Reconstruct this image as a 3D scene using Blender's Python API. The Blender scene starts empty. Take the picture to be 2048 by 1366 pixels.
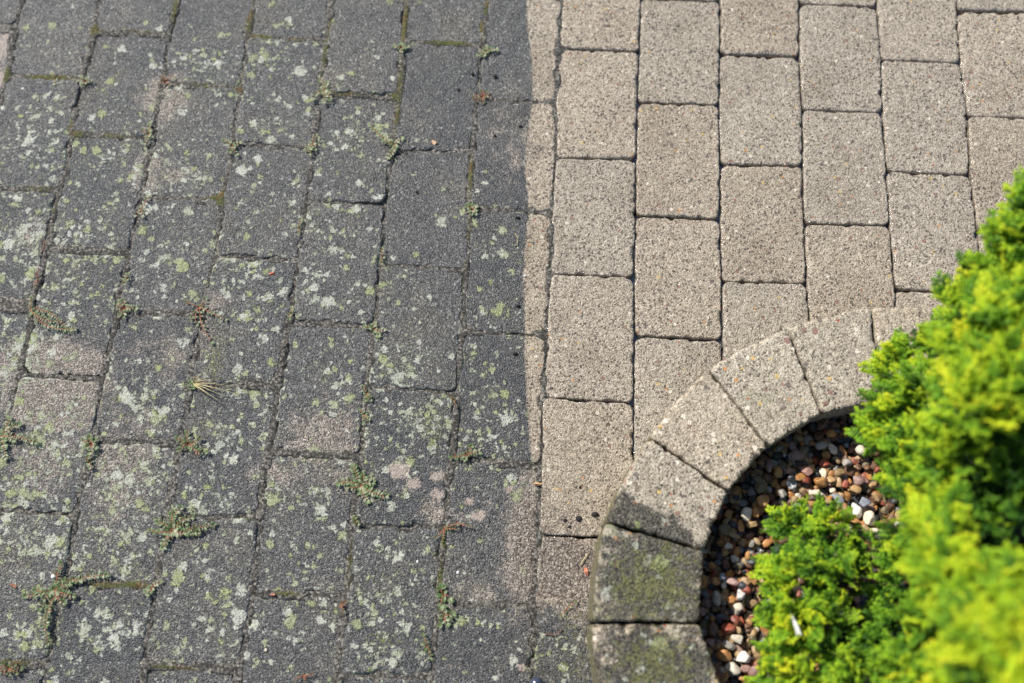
import bpy, math, random
import numpy as np
from mathutils import Matrix, Vector

random.seed(7); RNG = np.random.default_rng(11)
S = bpy.context.scene
COL = S.collection

# ------------------------------------------------------------------ camera
FPX = 1850.0                                     # focal length in photo pixels (photo 2048 wide)
PITCH, ROLL, YAW, CAMH = 1.2668926, -0.0520143, -0.1050220, 1.4108014
OX, OY, PW, PL = -0.9709154, 0.9884329, 0.14, 0.2128   # paving bond: origin, paver width, length

def cam_axes(p, r, y):
    cy, sy = math.cos(y), math.sin(y)
    f = np.array([sy*math.cos(p), cy*math.cos(p), -math.sin(p)]); rt = np.array([cy, -sy, 0.0]); up = np.cross(rt, f)
    cr, sr = math.cos(r), math.sin(r)
    return np.array([[cr, sr, 0], [-sr, cr, 0], [0, 0, 1]]) @ np.stack([rt, up, f])
CR = cam_axes(PITCH, ROLL, YAW)
cam = bpy.data.cameras.new('camera'); co = bpy.data.objects.new('camera', cam); COL.objects.link(co)
m = Matrix.Identity(4)
for i in range(3):
    m[i][0] = CR[0][i]; m[i][1] = CR[1][i]; m[i][2] = -CR[2][i]
m[2][3] = CAMH
co.matrix_world = m
cam.sensor_width = 36; cam.lens = FPX/2048*36; cam.clip_start = 0.02; cam.clip_end = 200
cam.dof.use_dof = True; cam.dof.focus_distance = 1.45; cam.dof.aperture_fstop = 1.6
S.camera = co

# ------------------------------------------------------------------ light
ELEV, TRAVEL = math.radians(44), math.radians(-38)    # sun height; compass direction its light travels
W = bpy.data.worlds.new('World'); S.world = W; W.use_nodes = True
nt = W.node_tree; nt.nodes.clear()
sky = nt.nodes.new('ShaderNodeTexSky'); sky.sky_type = 'NISHITA'; sky.sun_disc = False
sky.sun_elevation = ELEV; sky.sun_rotation = math.atan2(-math.cos(TRAVEL), -math.sin(TRAVEL))
bg = nt.nodes.new('ShaderNodeBackground'); bg.inputs[1].default_value = 0.115
wo = nt.nodes.new('ShaderNodeOutputWorld')
nt.links.new(sky.outputs[0], bg.inputs[0]); nt.links.new(bg.outputs[0], wo.inputs[0])
sl = bpy.data.lights.new('sun', 'SUN'); sl.energy = 4.6; sl.angle = math.radians(0.5); sl.color = (1.0, 0.95, 0.88)
so = bpy.data.objects.new('sun', sl); COL.objects.link(so)
sd = Vector((math.cos(TRAVEL)*math.cos(ELEV), math.sin(TRAVEL)*math.cos(ELEV), -math.sin(ELEV)))
so.rotation_euler = sd.to_track_quat('-Z', 'Y').to_euler(); so.location = -3*sd
S.view_settings.view_transform = 'Standard'; S.view_settings.look = 'None'
S.view_settings.exposure = 0.38; S.view_settings.gamma = 1
try: S.render.engine = 'CYCLES'
except Exception: pass

# ------------------------------------------------------------------ helpers
def back(px, py, z=0.0):
    """point of the level plane at height z that was measured at photo pixel (px, py)"""
    d = np.array([(px-1024)/FPX, -(py-683)/FPX, 1.0]) @ CR
    t = (z-CAMH)/d[2]
    return np.array([0, 0, CAMH]) + d*t
def project(X):
    X = np.atleast_2d(np.asarray(X, float)) - np.array([0, 0, CAMH]); q = X @ CR.T
    return np.stack([1024+FPX*q[:, 0]/q[:, 2], 683-FPX*q[:, 1]/q[:, 2]], 1)
def hsh(ix, iy, seed):
    h = (ix.astype(np.int64)*374761393 + iy.astype(np.int64)*668265263 + seed*982451653) & 0xffffffff
    h = ((h ^ (h >> 13))*1274126177) & 0xffffffff
    h = ((h ^ (h >> 16))*2246822519) & 0xffffffff
    return ((h ^ (h >> 13)) & 0xffffff)/float(0xffffff)
def vn(x, y, seed=0):
    x = np.asarray(x, float); y = np.asarray(y, float)
    ix = np.floor(x); iy = np.floor(y); fx = x-ix; fy = y-iy
    fx = fx*fx*(3-2*fx); fy = fy*fy*(3-2*fy)
    a = hsh(ix, iy, seed); b = hsh(ix+1, iy, seed); c = hsh(ix, iy+1, seed); d = hsh(ix+1, iy+1, seed)
    return (a+(b-a)*fx)*(1-fy)+(c+(d-c)*fx)*fy
def fbm(x, y, seed=0, o=3):
    s = 0; a = 0.5; t = 0
    for k in range(o):
        s = s+a*vn(x*2**k, y*2**k, seed+k*17); t += a; a *= 0.5
    return s/t
def sstep(a, b, x):
    t = np.clip((x-a)/(b-a), 0, 1); return t*t*(3-2*t)

def mesh(name, verts, faces, mat=None, smooth=True, attrs=None):
    """faces: (n,k) array or list of lists"""
    me = bpy.data.meshes.new(name)
    verts = np.asarray(verts, np.float32)
    if isinstance(faces, np.ndarray):
        n, k = faces.shape
        me.vertices.add(len(verts)); me.vertices.foreach_set('co', verts.ravel())
        me.loops.add(n*k); me.loops.foreach_set('vertex_index', faces.ravel().astype(np.int32))
        me.polygons.add(n); me.polygons.foreach_set('loop_start', np.arange(0, n*k, k, dtype=np.int32))
        me.polygons.foreach_set('loop_total', np.full(n, k, np.int32))
        me.update(calc_edges=True)
    else:
        me.from_pydata(verts.tolist(), [], faces); me.update()
    if smooth: me.polygons.foreach_set('use_smooth', np.ones(len(me.polygons), bool))
    if mat: me.materials.append(mat)
    for k, v in (attrs or {}).items():
        a = me.attributes.new(k, 'FLOAT_COLOR', 'POINT')
        c = np.ones((len(verts), 4), np.float32); c[:, :v.shape[1]] = v
        a.data.foreach_set('color', c.ravel())
    return me
def link(name, me, parent=None, loc=None):
    o = bpy.data.objects.new(name, me); COL.objects.link(o)
    if parent: o.parent = parent
    if loc is not None: o.location = [float(v) for v in loc]
    return o
def tag(o, label=None, cat=None, group=None, kind=None):
    if label: o['label'] = label
    if cat: o['category'] = cat
    if group: o['group'] = group
    if kind: o['kind'] = kind
    return o

# ------------------------------------------------------------------ material node helper
class NT:
    def __init__(s, name):
        s.m = bpy.data.materials.new(name); s.m.use_nodes = True; s.t = s.m.node_tree; s.t.nodes.clear()
        s.out = s.n('OutputMaterial'); s.b = s.n('BsdfPrincipled'); s.l(s.b.outputs[0], s.out.inputs[0])
        s.pos = s.n('NewGeometry').outputs['Position']
    def n(s, typ, **kw):
        x = s.t.nodes.new('ShaderNode'+typ)
        for k, v in kw.items(): setattr(x, k, v)
        return x
    def l(s, a, b): s.t.links.new(a, b)
    def put(s, sock, v):
        if isinstance(v, bpy.types.NodeSocket): s.l(v, sock)
        elif v is not None: sock.default_value = (tuple(v)+(1,) if isinstance(v, (tuple, list)) and len(v) == 3 and sock.type == 'RGBA' else v)
    def math(s, op, a, b=None, c=None, clamp=False):
        x = s.n('Math', operation=op, use_clamp=clamp)
        s.put(x.inputs[0], a); s.put(x.inputs[1], b)
        if c is not None: s.put(x.inputs[2], c)
        return x.outputs[0]
    def mix(s, f, a, b, typ='MIX'):
        x = s.n('Mix', data_type='RGBA', blend_type=typ); s.put(x.inputs[0], f); s.put(x.inputs[6], a); s.put(x.inputs[7], b); return x.outputs[2]
    def noise(s, scale, detail=2, rough=.5, vec=None, col=False):
        x = s.n('TexNoise'); x.inputs['Scale'].default_value = scale; x.inputs['Detail'].default_value = detail
        x.inputs['Roughness'].default_value = rough; s.l(vec or s.pos, x.inputs['Vector'])
        return x.outputs[1 if col else 0]
    def vor(s, scale, vec=None, feature='F1'):
        x = s.n('TexVoronoi', feature=feature); x.inputs['Scale'].default_value = scale; s.l(vec or s.pos, x.inputs['Vector'])
        return x
    def ss(s, x, a, b):
        r = s.n('MapRange', interpolation_type='SMOOTHSTEP'); s.put(r.inputs[0], x); s.put(r.inputs[1], a); s.put(r.inputs[2], b); return r.outputs[0]
    def ramp(s, x, stops, interp='LINEAR'):
        r = s.n('ValToRGB'); cr = r.color_ramp; cr.interpolation = interp
        while len(cr.elements) < len(stops): cr.elements.new(0.5)
        for e, (p, c) in zip(cr.elements, stops): e.position = p; e.color = tuple(c)+(1,)
        s.put(r.inputs[0], x); return r.outputs[0]
    def sep(s, c, k):
        x = s.n('SeparateColor'); s.put(x.inputs[0], c); return x.outputs[k]
    def attr(s, name):
        x = s.n('Attribute', attribute_name=name); x2 = s.n('SeparateColor'); s.l(x.outputs['Color'], x2.inputs[0]); return x2.outputs
    def warp(s, scale, amt):
        c = s.noise(scale, 2, .5, col=True)
        v = s.n('VectorMath', operation='SUBTRACT'); s.l(c, v.inputs[0]); v.inputs[1].default_value = (.5, .5, .5)
        k = s.n('VectorMath', operation='SCALE'); s.l(v.outputs[0], k.inputs[0]); k.inputs['Scale'].default_value = amt
        a = s.n('VectorMath', operation='ADD'); s.l(s.pos, a.inputs[0]); s.l(k.outputs[0], a.inputs[1]); return a.outputs[0]
    def bump(s, h, dist, strength=1.0, nrm=None):
        b = s.n('Bump'); b.inputs['Distance'].default_value = dist; b.inputs['Strength'].default_value = strength
        s.l(h, b.inputs['Height'])
        if nrm: s.l(nrm, b.inputs['Normal'])
        return b.outputs[0]

CLEAN_EDGE = [(1058, -150), (1056, -50), (1055, 40), (1062, 110), (1065, 200), (1057, 255), (1051, 330), (1057, 420), (1053, 460), (1047, 560),
              (1050, 640), (1049, 700), (1054, 800), (1059, 880), (1063, 930), (1050, 990), (1038, 1050), (1040, 1110), (1052, 1170), (1075, 1230), (1130, 1300), (1220, 1400)]

def concrete(name, kerb=False):
    N = NT(name)
    A = N.attr('wear'); G = N.attr('growth')          # wear: brown, lichen, dirt ; growth: green, pink with corner sheen, edge
    rnd = N.n('ObjectInfo').outputs['Random']
    g1 = N.noise(340, 3, .65)                          # sand grain
    g2 = N.noise(120, 3, .6)
    v1 = N.vor(520); r1 = N.sep(v1.outputs['Color'], 0)
    big = N.noise(9, 3, .6)
    grain = N.math('ADD', N.math('MULTIPLY', g1, .6), N.math('MULTIPLY', r1, .4))
    # washed concrete
    cl = N.ramp(grain, [(.26, (.06, .05, .038)), (.36, (.24, .208, .168)), (.46, (.335, .30, .25)), (.60, (.395, .36, .305)), (.76, (.62, .575, .50))])
    cl = N.mix(.55, cl, N.ramp(g2, [(.3, (.62, .60, .58)), (.55, (1.0, 1.0, 1.0)), (.75, (1.25, 1.2, 1.12))]), 'MULTIPLY')
    cl = N.mix(1, cl, N.ramp(big, [(.3, (.86, .84, .81)), (.5, (1, 1, 1)), (.7, (1.08, 1.08, 1.07))]), 'MULTIPLY')
    tint = N.ramp(rnd, [(0, (.95, .92, .88)), (.35, (1.03, 1.0, .97)), (.7, (1.0, 1.0, 1.0)), (1, (.92, .92, .91))])
    cl = N.mix(1, cl, tint, 'MULTIPLY')
    wv = N.warp(300, .003)
    va = N.vor(150 if not kerb else 120, wv); ra = N.sep(va.outputs['Color'], 0); rb = N.sep(va.outputs['Color'], 1)
    thr = N.math('SUBTRACT', .962 if not kerb else .87, N.math('MULTIPLY', N.ss(N.noise(6, 1), .45, .65), .07))
    am = N.math('MULTIPLY', N.math('GREATER_THAN', ra, thr), N.math('LESS_THAN', va.outputs['Distance'], N.math('ADD', N.math('MULTIPLY', rb, .32), .26)))
    agg = N.ramp(rb, [(0, (.30, .075, .045)), (.16, (.50, .22, .06)), (.28, (.55, .38, .12)), (.38, (.66, .61, .53)), (.62, (.50, .46, .40)), (.78, (.10, .085, .08)), (.9, (.22, .12, .10))], 'CONSTANT')
    cl = N.mix(N.math('MULTIPLY', am, .85), cl, agg)
    vp = N.vor(230, wv); pm = N.math('MULTIPLY', N.math('GREATER_THAN', N.sep(vp.outputs['Color'], 2), .865), N.math('LESS_THAN', vp.outputs['Distance'], .42))
    cl = N.mix(N.math('MULTIPLY', pm, .75), cl, (.035, .028, .022))
    cl = N.mix(1, cl, (.955, .915, .845) if not kerb else (1.13, 1.085, 1.0), 'MULTIPLY')
    # sooty weathered crust
    dk = N.ramp(grain, [(.28, (.010, .010, .010)), (.42, (.045, .045, .044)), (.53, (.088, .088, .086)), (.64, (.145, .145, .14)), (.78, (.44, .44, .42))])
    dk = N.mix(.8, dk, N.ramp(N.noise(34, 4, .65), [(.3, (.62, .62, .63)), (.5, (1, 1, 1)), (.7, (1.38, 1.34, 1.25))]), 'MULTIPLY')
    dk = N.mix(1, dk, N.ramp(rnd, [(0, (.72, .73, .75)), (.5, (1, 1, 1)), (1, (1.22, 1.19, 1.13))]), 'MULTIPLY')
    dk = N.mix(1, dk, N.ramp(N.noise(8, 4, .6), [(.36, (.78, .79, .82)), (.5, (1, 1, 1)), (.66, (1.35, 1.24, 1.08))]), 'MULTIPLY')
    ws = N.vor(210, wv)
    sp = N.math('MULTIPLY', N.math('GREATER_THAN', N.sep(ws.outputs['Color'], 1), .955), N.math('LESS_THAN', ws.outputs['Distance'], .4))
    dk = N.mix(N.math('MULTIPLY', sp, .8), dk, (.5, .49, .46))
    # clean / dirty line
    xyz = N.n('SeparateXYZ'); N.l(N.pos, xyz.inputs[0])
    if not kerb:
        t = N.math('DIVIDE', N.math('ADD', xyz.outputs[1], .3), 1.7, clamp=True)
        fc = N.n('FloatCurve'); cu = fc.mapping.curves[0]
        pts = sorted([((back(*p)[1]+.3)/1.7, (back(*p)[0]+.2)/.4) for p in CLEAN_EDGE])
        while len(cu.points) < len(pts): cu.points.new(.5, .5)
        for q, p in zip(cu.points, pts): q.location = p; q.handle_type = 'AUTO'
        fc.mapping.update(); N.l(t, fc.inputs['Value'])
        xb = N.math('SUBTRACT', N.math('MULTIPLY', fc.outputs[0], .4), .2)
        yb = float(back(1060, 930)[1])
        soft = N.math('ADD', .0022, N.math('MULTIPLY', N.ss(xyz.outputs[1], yb+.02, yb-.06), .035))
        d = N.math('SUBTRACT', xyz.outputs[0], xb)
        jit = N.math('MULTIPLY', N.math('SUBTRACT', N.noise(160, 3, .7), .5), N.math('ADD', .010, N.math('MULTIPLY', soft, 2.2)))
        clean = N.ss(N.math('DIVIDE', N.math('ADD', d, jit), soft), -1.0, 1.0)
    else:
        clean = N.math('ADD', 1.0, 0.0)
    dn = N.math('ADD', A[2], N.math('MULTIPLY', N.math('SUBTRACT', N.noise(55 if not kerb else 38, 5, .75), .5), 1.1 if not kerb else 2.4))
    dirt = N.ss(dn, .38, .72)
    dirt = N.math('MULTIPLY', dirt, N.ss(A[2], .03, .25))
    if kerb: dirt = N.math('MULTIPLY', dirt, N.math('ADD', .74, N.math('MULTIPLY', N.ss(N.noise(240, 4, .7), .42, .58), .26)))
    clean = N.math('MULTIPLY', clean, N.math('SUBTRACT', 1.0, dirt))
    if kerb: dk = N.mix(1, dk, (.29, .268, .20), 'MULTIPLY')
    else: dk = N.mix(1, dk, (.56, .55, .525), 'MULTIPLY')
    col = N.mix(clean, dk, cl)
    # brown worn patches
    br = N.ramp(grain, [(.28, (.03, .022, .016)), (.42, (.105, .083, .062)), (.56, (.19, .155, .12)), (.74, (.46, .40, .33))])
    brm = N.ss(N.math('ADD', A[0], N.math('MULTIPLY', N.math('SUBTRACT', N.noise(40, 5, .75), .5), 1.5)), .22, .62)
    brm = N.math('MULTIPLY', brm, N.ss(A[0], .03, .2))
    col = N.mix(brm, col, br)
    # lichen, two sizes of rosettes, ragged and crumbly
    notclean = N.math('SUBTRACT', 1.0, N.math('MULTIPLY', clean, .93 if not kerb else .8))
    tot = None
    clump = N.noise(21, 3, .6)
    rag = N.math('MULTIPLY', N.math('SUBTRACT', N.noise(170, 4, .7), .5), 1.15)
    crumb_ = N.math('ADD', .62, N.math('MULTIPLY', N.ss(N.noise(260, 3, .7), .35, .55), .38))
    lgr = N.ramp(g1, [(.3, (.5, .5, .5)), (.5, (1, 1, 1)), (.7, (1.35, 1.35, 1.3))])
    for sc, base in ((56, .60), (92, .52), (40, .28)):
        v = N.vor(sc, N.warp(75, .011)); ca, cb, cc = (N.sep(v.outputs['Color'], i) for i in range(3))
        pres = N.ss(N.math('SUBTRACT', N.math('MULTIPLY', N.math('MULTIPLY', A[1], base), N.math('ADD', .35, N.math('MULTIPLY', N.ss(clump, .35, .62), .95))), ca), -.01, .01)
        dd = N.math('ADD', N.math('SUBTRACT', N.math('ADD', .30, N.math('MULTIPLY', cb, .22)), v.outputs['Distance']), rag)
        m_ = N.math('MULTIPLY', N.math('MULTIPLY', pres, N.ss(dd, -.03, .09)), N.math('MULTIPLY', crumb_, notclean))
        lc = N.ramp(cc, [(0, (.42, .42, .35)), (.25, (.35, .36, .27)), (.55, (.31, .325, .215)), (.8, (.27, .29, .15)), (1, (.24, .265, .10))])
        lc = N.mix(.8, lc, lgr, 'MULTIPLY')
        col = N.mix(m_, col, lc); tot = m_ if tot is None else N.math('MAXIMUM', tot, m_)
    for k, (sc, off, gain) in enumerate(((62, .650, .150), (110, .655, .130))):
        src = N.noise(sc, 6, .68, vec=N.warp(sc*2.2, .35/sc))
        thr2 = N.math('SUBTRACT', off, N.math('MULTIPLY', A[1], N.math('MULTIPLY', N.math('ADD', .52, N.math('MULTIPLY', N.ss(clump, .3, .65), .55)), gain)))
        m_ = N.ss(N.math('SUBTRACT', src, thr2), -.006, .030)
        m_ = N.math('MULTIPLY', m_, N.ss(A[1], .02, .2))
        m_ = N.math('MULTIPLY', m_, N.math('ADD', .66, N.math('MULTIPLY', N.ss(N.noise(260, 3, .7), .35, .55), .34)))
        cc = N.noise(16+9*k, 2, .5)
        lc = N.ramp(cc, [(.3, (.42, .42, .36)), (.46, (.35, .36, .285)), (.56, (.30, .315, .21)), (.70, (.26, .285, .12))])
        lc = N.mix(.8, lc, N.ramp(g1, [(.3, (.5, .5, .5)), (.5, (1, 1, 1)), (.7, (1.35, 1.35, 1.3))]), 'MULTIPLY')
        m_ = N.math('MULTIPLY', m_, notclean)
        col = N.mix(m_, col, lc)
        tot = m_ if tot is None else N.math('MAXIMUM', tot, m_)
    # pinkish bare lichen scars, painted sun sheen in the top left corner, green algae
    pk = N.math('MULTIPLY', N.ss(N.math('ADD', G[1], N.math('MULTIPLY', N.math('SUBTRACT', N.noise(110, 5, .78), .5), 2.3)), .42, .72), N.ss(G[1], .05, .2))
    col = N.mix(N.math('MULTIPLY', pk, .66), col, N.mix(g1, (.25, .18, .14), (.66, .54, .44)))
    gn = N.math('MULTIPLY', N.ss(N.math('ADD', G[0], N.math('MULTIPLY', N.math('SUBTRACT', N.noise(95 if kerb else 150, 5, .75), .5), 2.2)), .40, .72), N.ss(G[0], .03, .2))
    col = N.mix(N.math('MULTIPLY', gn, .7), col, N.mix(N.ss(g1, .33, .67), (.010, .013, .004), (.20, .20, .04)))
    N.l(col, N.b.inputs['Base Color'])
    # gloss
    ro = N.math('ADD', N.math('MULTIPLY', clean, .28), N.math('ADD', .43, N.math('MULTIPLY', N.math('SUBTRACT', g2, .5), .4)))
    ro = N.math('SUBTRACT', ro, N.math('MULTIPLY', N.math('MULTIPLY', N.ss(G[2], .25, .8), clean), .62), clamp=True)
    N.l(N.math('MAXIMUM', ro, .14), N.b.inputs['Roughness'])
    N.l(N.math('ADD', N.math('ADD', .45, N.math('MULTIPLY', N.math('SUBTRACT', 1.0, clean), .22 if not kerb else .0)), N.math('MULTIPLY', N.ss(G[2], .25, .8), .5)), N.b.inputs['Specular IOR Level'])
    h = N.math('ADD', N.math('MULTIPLY', g1, .55), N.math('MULTIPLY', g2, .7))
    h = N.math('ADD', h, N.math('MULTIPLY', N.math('SUBTRACT', .5, v1.outputs['Distance']), .5))
    h = N.math('SUBTRACT', h, N.math('MULTIPLY', pm, .8)); h = N.math('ADD', h, N.math('MULTIPLY', tot, .35))
    N.l(N.bump(h, .0026, .9), N.b.inputs['Normal'])
    return N.m

def mat_ground():
    N = NT('joint_earth')
    A = N.attr('moss')                                   # moss, washed, orange
    g = N.noise(300, 4, .7); v = N.vor(330)
    gr = N.sep(v.outputs['Color'], 0)
    dirt = N.ramp(N.math('ADD', N.math('MULTIPLY', g, .6), N.math('MULTIPLY', gr, .4)), [(.28, (.018, .015, .011)), (.44, (.066, .059, .047)), (.58, (.14, .128, .105)), (.75, (.36, .33, .28))])
    dark = N.ramp(N.math('ADD', N.math('MULTIPLY', g, .6), N.math('MULTIPLY', gr, .4)), [(.3, (.010, .007, .005)), (.55, (.045, .03, .018)), (.85, (.13, .09, .06))])
    col = N.mix(A[1], dirt, dark)
    mm = N.ss(N.math('ADD', A[0], N.math('MULTIPLY', N.math('SUBTRACT', N.noise(170, 5, .75), .5), 1.9)), .48, .72)
    mcol = N.mix(N.ss(N.noise(45, 2), .4, .65), N.mix(N.ss(g,.3,.7), (.018, .024, .004), (.15, .17, .03)), N.mix(N.ss(g,.3,.7), (.03, .022, .006), (.20, .13, .03)))
    col = N.mix(N.math('MULTIPLY', mm, .95), col, mcol)
    N.l(col, N.b.inputs['Base Color']); N.b.inputs['Roughness'].default_value = .85
    N.l(N.bump(N.math('ADD', g, N.math('MULTIPLY', gr, .5)), .004, 1.0), N.b.inputs['Normal'])
    return N.m

def mat_plain(name, c, rough=.7, var=.25, scale=200, spec=.5, bump=.0008, coat=0.0, trans=0.0):
    N = NT(name); g = N.noise(scale, 3, .6)
    lo = tuple(x*(1-var) for x in c); hi = tuple(min(1, x*(1+var)) for x in c)
    N.l(N.mix(N.ss(g, .3, .7), lo, hi), N.b.inputs['Base Color'])
    N.b.inputs['Roughness'].default_value = rough; N.b.inputs['Specular IOR Level'].default_value = spec
    if bump: N.l(N.bump(g, bump), N.b.inputs['Normal'])
    if coat: N.b.inputs['Coat Weight'].default_value = coat; N.b.inputs['Coat Roughness'].default_value = .15
    if trans:
        tr = N.n('BsdfTranslucent'); tr.inputs[0].default_value = tuple(min(1, x*1.6) for x in c)+(1,)
        mx = N.n('MixShader'); mx.inputs[0].default_value = trans
        N.l(N.b.outputs[0], mx.inputs[1]); N.l(tr.outputs[0], mx.inputs[2]); N.l(mx.outputs[0], N.out.inputs[0])
    return N.m

def mat_leafy(name, stops, rough=.45, trans=.35, attr='tone'):
    N = NT(name); A = N.attr(attr)
    f = N.math('ADD', A[0], N.math('MULTIPLY', N.math('SUBTRACT', N.noise(60, 2), .5), .35), clamp=True)
    c = N.ramp(f, stops)
    N.l(c, N.b.inputs['Base Color']); N.b.inputs['Roughness'].default_value = rough
    tr = N.n('BsdfTranslucent'); N.l(c, tr.inputs[0])
    mx = N.n('MixShader'); mx.inputs[0].default_value = trans
    N.l(N.b.outputs[0], mx.inputs[1]); N.l(tr.outputs[0], mx.inputs[2]); N.l(mx.outputs[0], N.out.inputs[0])
    return N.m

def mat_pebble(name, cols, rough=.42):
    N = NT(name); inf = N.n('ObjectInfo'); tc = N.n('TexCoord').outputs['Object']
    rnd = inf.outputs['Random']
    a = N.noise(70, 4, .65, vec=tc); b = N.noise(420, 3, .7, vec=tc)
    c = N.mix(N.ss(a, .35, .65), cols[0], cols[1])
    c = N.mix(N.math('MULTIPLY', N.ss(N.noise(130, 4, .7, vec=tc), .52, .66), .7), c, cols[2])
    c = N.mix(.8, c, N.ramp(b, [(.3, (.45, .43, .4)), (.5, (1, 1, 1)), (.72, (1.35, 1.3, 1.25))]), 'MULTIPLY')
    c = N.mix(1, c, N.ramp(rnd, [(0, (.78, .8, .82)), (.5, (1, 1, 1)), (1, (1.15, 1.08, 1.0))]), 'MULTIPLY')
    N.l(c, N.b.inputs['Base Color']); N.b.inputs['Roughness'].default_value = rough
    N.l(N.bump(N.math('ADD', a, b), .0010, .7), N.b.inputs['Normal'])
    return N.m

M_PAVER = concrete('weathered_paver_concrete'); M_KERB = concrete('kerb_concrete', True); M_GROUND = mat_ground()

# ------------------------------------------------------------------ measured joint lines of the paving (photo pixels on the ground plane)
LINES = [
[(42,0),(30,50),(17,137),(0,195)],
[(197,0),(188,58),(171,126),(154,205),(140,273),(133,325),(113,403),(104,450),(96,491),(79,549),(65,587),(60,645),(51,679),(41,734),(17,833),(5,880)],
[(352,0),(337,72),(325,154),(318,205),(301,294),(289,345),(282,390),(270,451),(263,474),(256,525),(239,587),(232,645),(216,713),(203,760),(198,790),(188,850),(176,916),(164,978),(148,1028),(144,1063),(137,1118),(102,1285),(94,1322)],
[(509,0),(499,44),(489,113),(482,178),(468,260),(458,342),(444,393),(441,442),(431,508),(410,590),(400,662),(390,713),(379,771),(366,850),(355,916),(342,991),(335,1025),(325,1087),(318,1145),(308,1190),(294,1275),(284,1343)],
[(663,0),(654,68),(646,137),(636,205),(625,300),(615,393),(609,444),(595,519),(581,621),(567,696),(554,768),(547,826),(537,903),(526,967),(516,1053),(513,1104),(506,1183),(496,1234),(478,1326)],
[(814,0),(807,68),(804,113),(797,191),(790,267),(780,325),(773,393),(766,455),(765,484),(757,543),(752,631),(745,696),(735,765),(728,850),(725,884),(721,943),(711,1019),(704,1063),(698,1121),(694,1183),(687,1241),(675,1366)],
[(978,0),(968,44),(961,113),(957,171),(950,256),(944,325),(940,410),(940,440),(937,508),(930,584),(926,652),(916,713),(915,782),(909,867),(903,926),(896,1001),(887,1070),(882,1121),(879,1190),(875,1258),(865,1326)],
[(1125,0),(1118,85),(1111,202),(1113,301),(1104,420),(1103,440),(1101,543),(1094,645),(1092,713),(1085,799),(1084,903),(1082,984),(1077,1070),(1070,1190),(1066,1366)],
[(1282,0),(1279,102),(1275,212),(1272,325),(1272,431),(1268,563),(1270,672),(1267,806),(1268,888)],
[(1440,0),(1440,109),(1438,212),(1440,335),(1440,441),(1444,563),(1444,679)],
[(1599,0),(1599,113),(1605,222),(1606,328),(1609,452),(1613,563),(1619,628)],
[(1753,0),(1763,116),(1766,222),(1773,342),(1779,451),(1791,577)],
[(1914,0),(1922,126),(1936,232),(1941,342),(1955,461),(1960,522)]]
ENDS = {0:[(0,56,48)],1:[(0,152,160),(1,374,381),(2,613,604)],
2:[(0,62,68),(1,270,275),(2,496,505),(3,751,758),(4,1020,1030),(5,1323,1327)],
3:[(0,165,175),(1,398,396),(2,628,631),(3,877,888),(4,1167,1172)],
4:[(0,73,80),(1,287,295),(2,512,521),(3,768,768),(4,1030,1036),(5,1327,1340)],
5:[(0,186,191),(1,403,408),(2,641,652),(3,903,916),(4,1190,1192)],
6:[(0,82,90),(1,301,303),(2,529,539),(3,772,785),(4,1050,1057),(5,1350,1357)],
7:[(0,197,205),(1,417,424),(2,662,672),(3,920,930),(4,1213,1210)],
8:[(0,96,102),(1,315,318),(2,548,554),(3,795,806),(4,1070,1079)],
9:[(0,203,210),(1,431,439),(2,672,680)],
10:[(0,107,113),(1,327,332),(2,563,568)],
11:[(-1,8,13),(0,219,225),(1,448,452)],
12:[(0,117,125),(1,342,350),(2,578,590)],
13:[(-1,20,24),(0,232,238),(1,460,470)]}
LW = []
for i, l in enumerate(LINES):
    w = np.array(sorted([tuple(back(x, y)[:2]) for x, y in l if x > 0], key=lambda p: p[1]))
    LW.append(w)
def xline(i, Y):
    Y = np.asarray(Y, float); base = OX+i*PW
    if 0 <= i < len(LW):
        return np.interp(Y, LW[i][:, 1], LW[i][:, 0]) + 0*Y
    return base + 0*Y
def xpx(i, y):
    l = sorted(LINES[i], key=lambda p: p[1]); return float(np.interp(y, [p[1] for p in l], [p[0] for p in l]))
def yend(c, j):
    """world y of the joint above paver j in column c at its left and right side"""
    e = {k: (a, b) for k, a, b in ENDS.get(c, [])}
    v = j+(0.5 if c % 2 else 0); base = OY-v*PL
    if j in e:
        a, b = e[j]
        xa = xpx(c-1, a) if 0 <= c-1 < len(LINES) else xpx(c, b)-150
        xb = xpx(c, b) if 0 <= c < len(LINES) else xpx(c-1, a)+160
        if c == 1 and j == 2: xa = -100
        if c == 1 and j == 1: xa = -45
        if c == 0: xa = -110
        return float(back(xa, a)[1]), float(back(xb, b)[1])
    if e:
        k = min(e, key=lambda q: abs(q-j)); ya, yb = yend(c, k); v2 = k+(0.5 if c % 2 else 0); b2 = OY-v2*PL
        return base+(ya-b2), base+(yb-b2)
    return base, base

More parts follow.
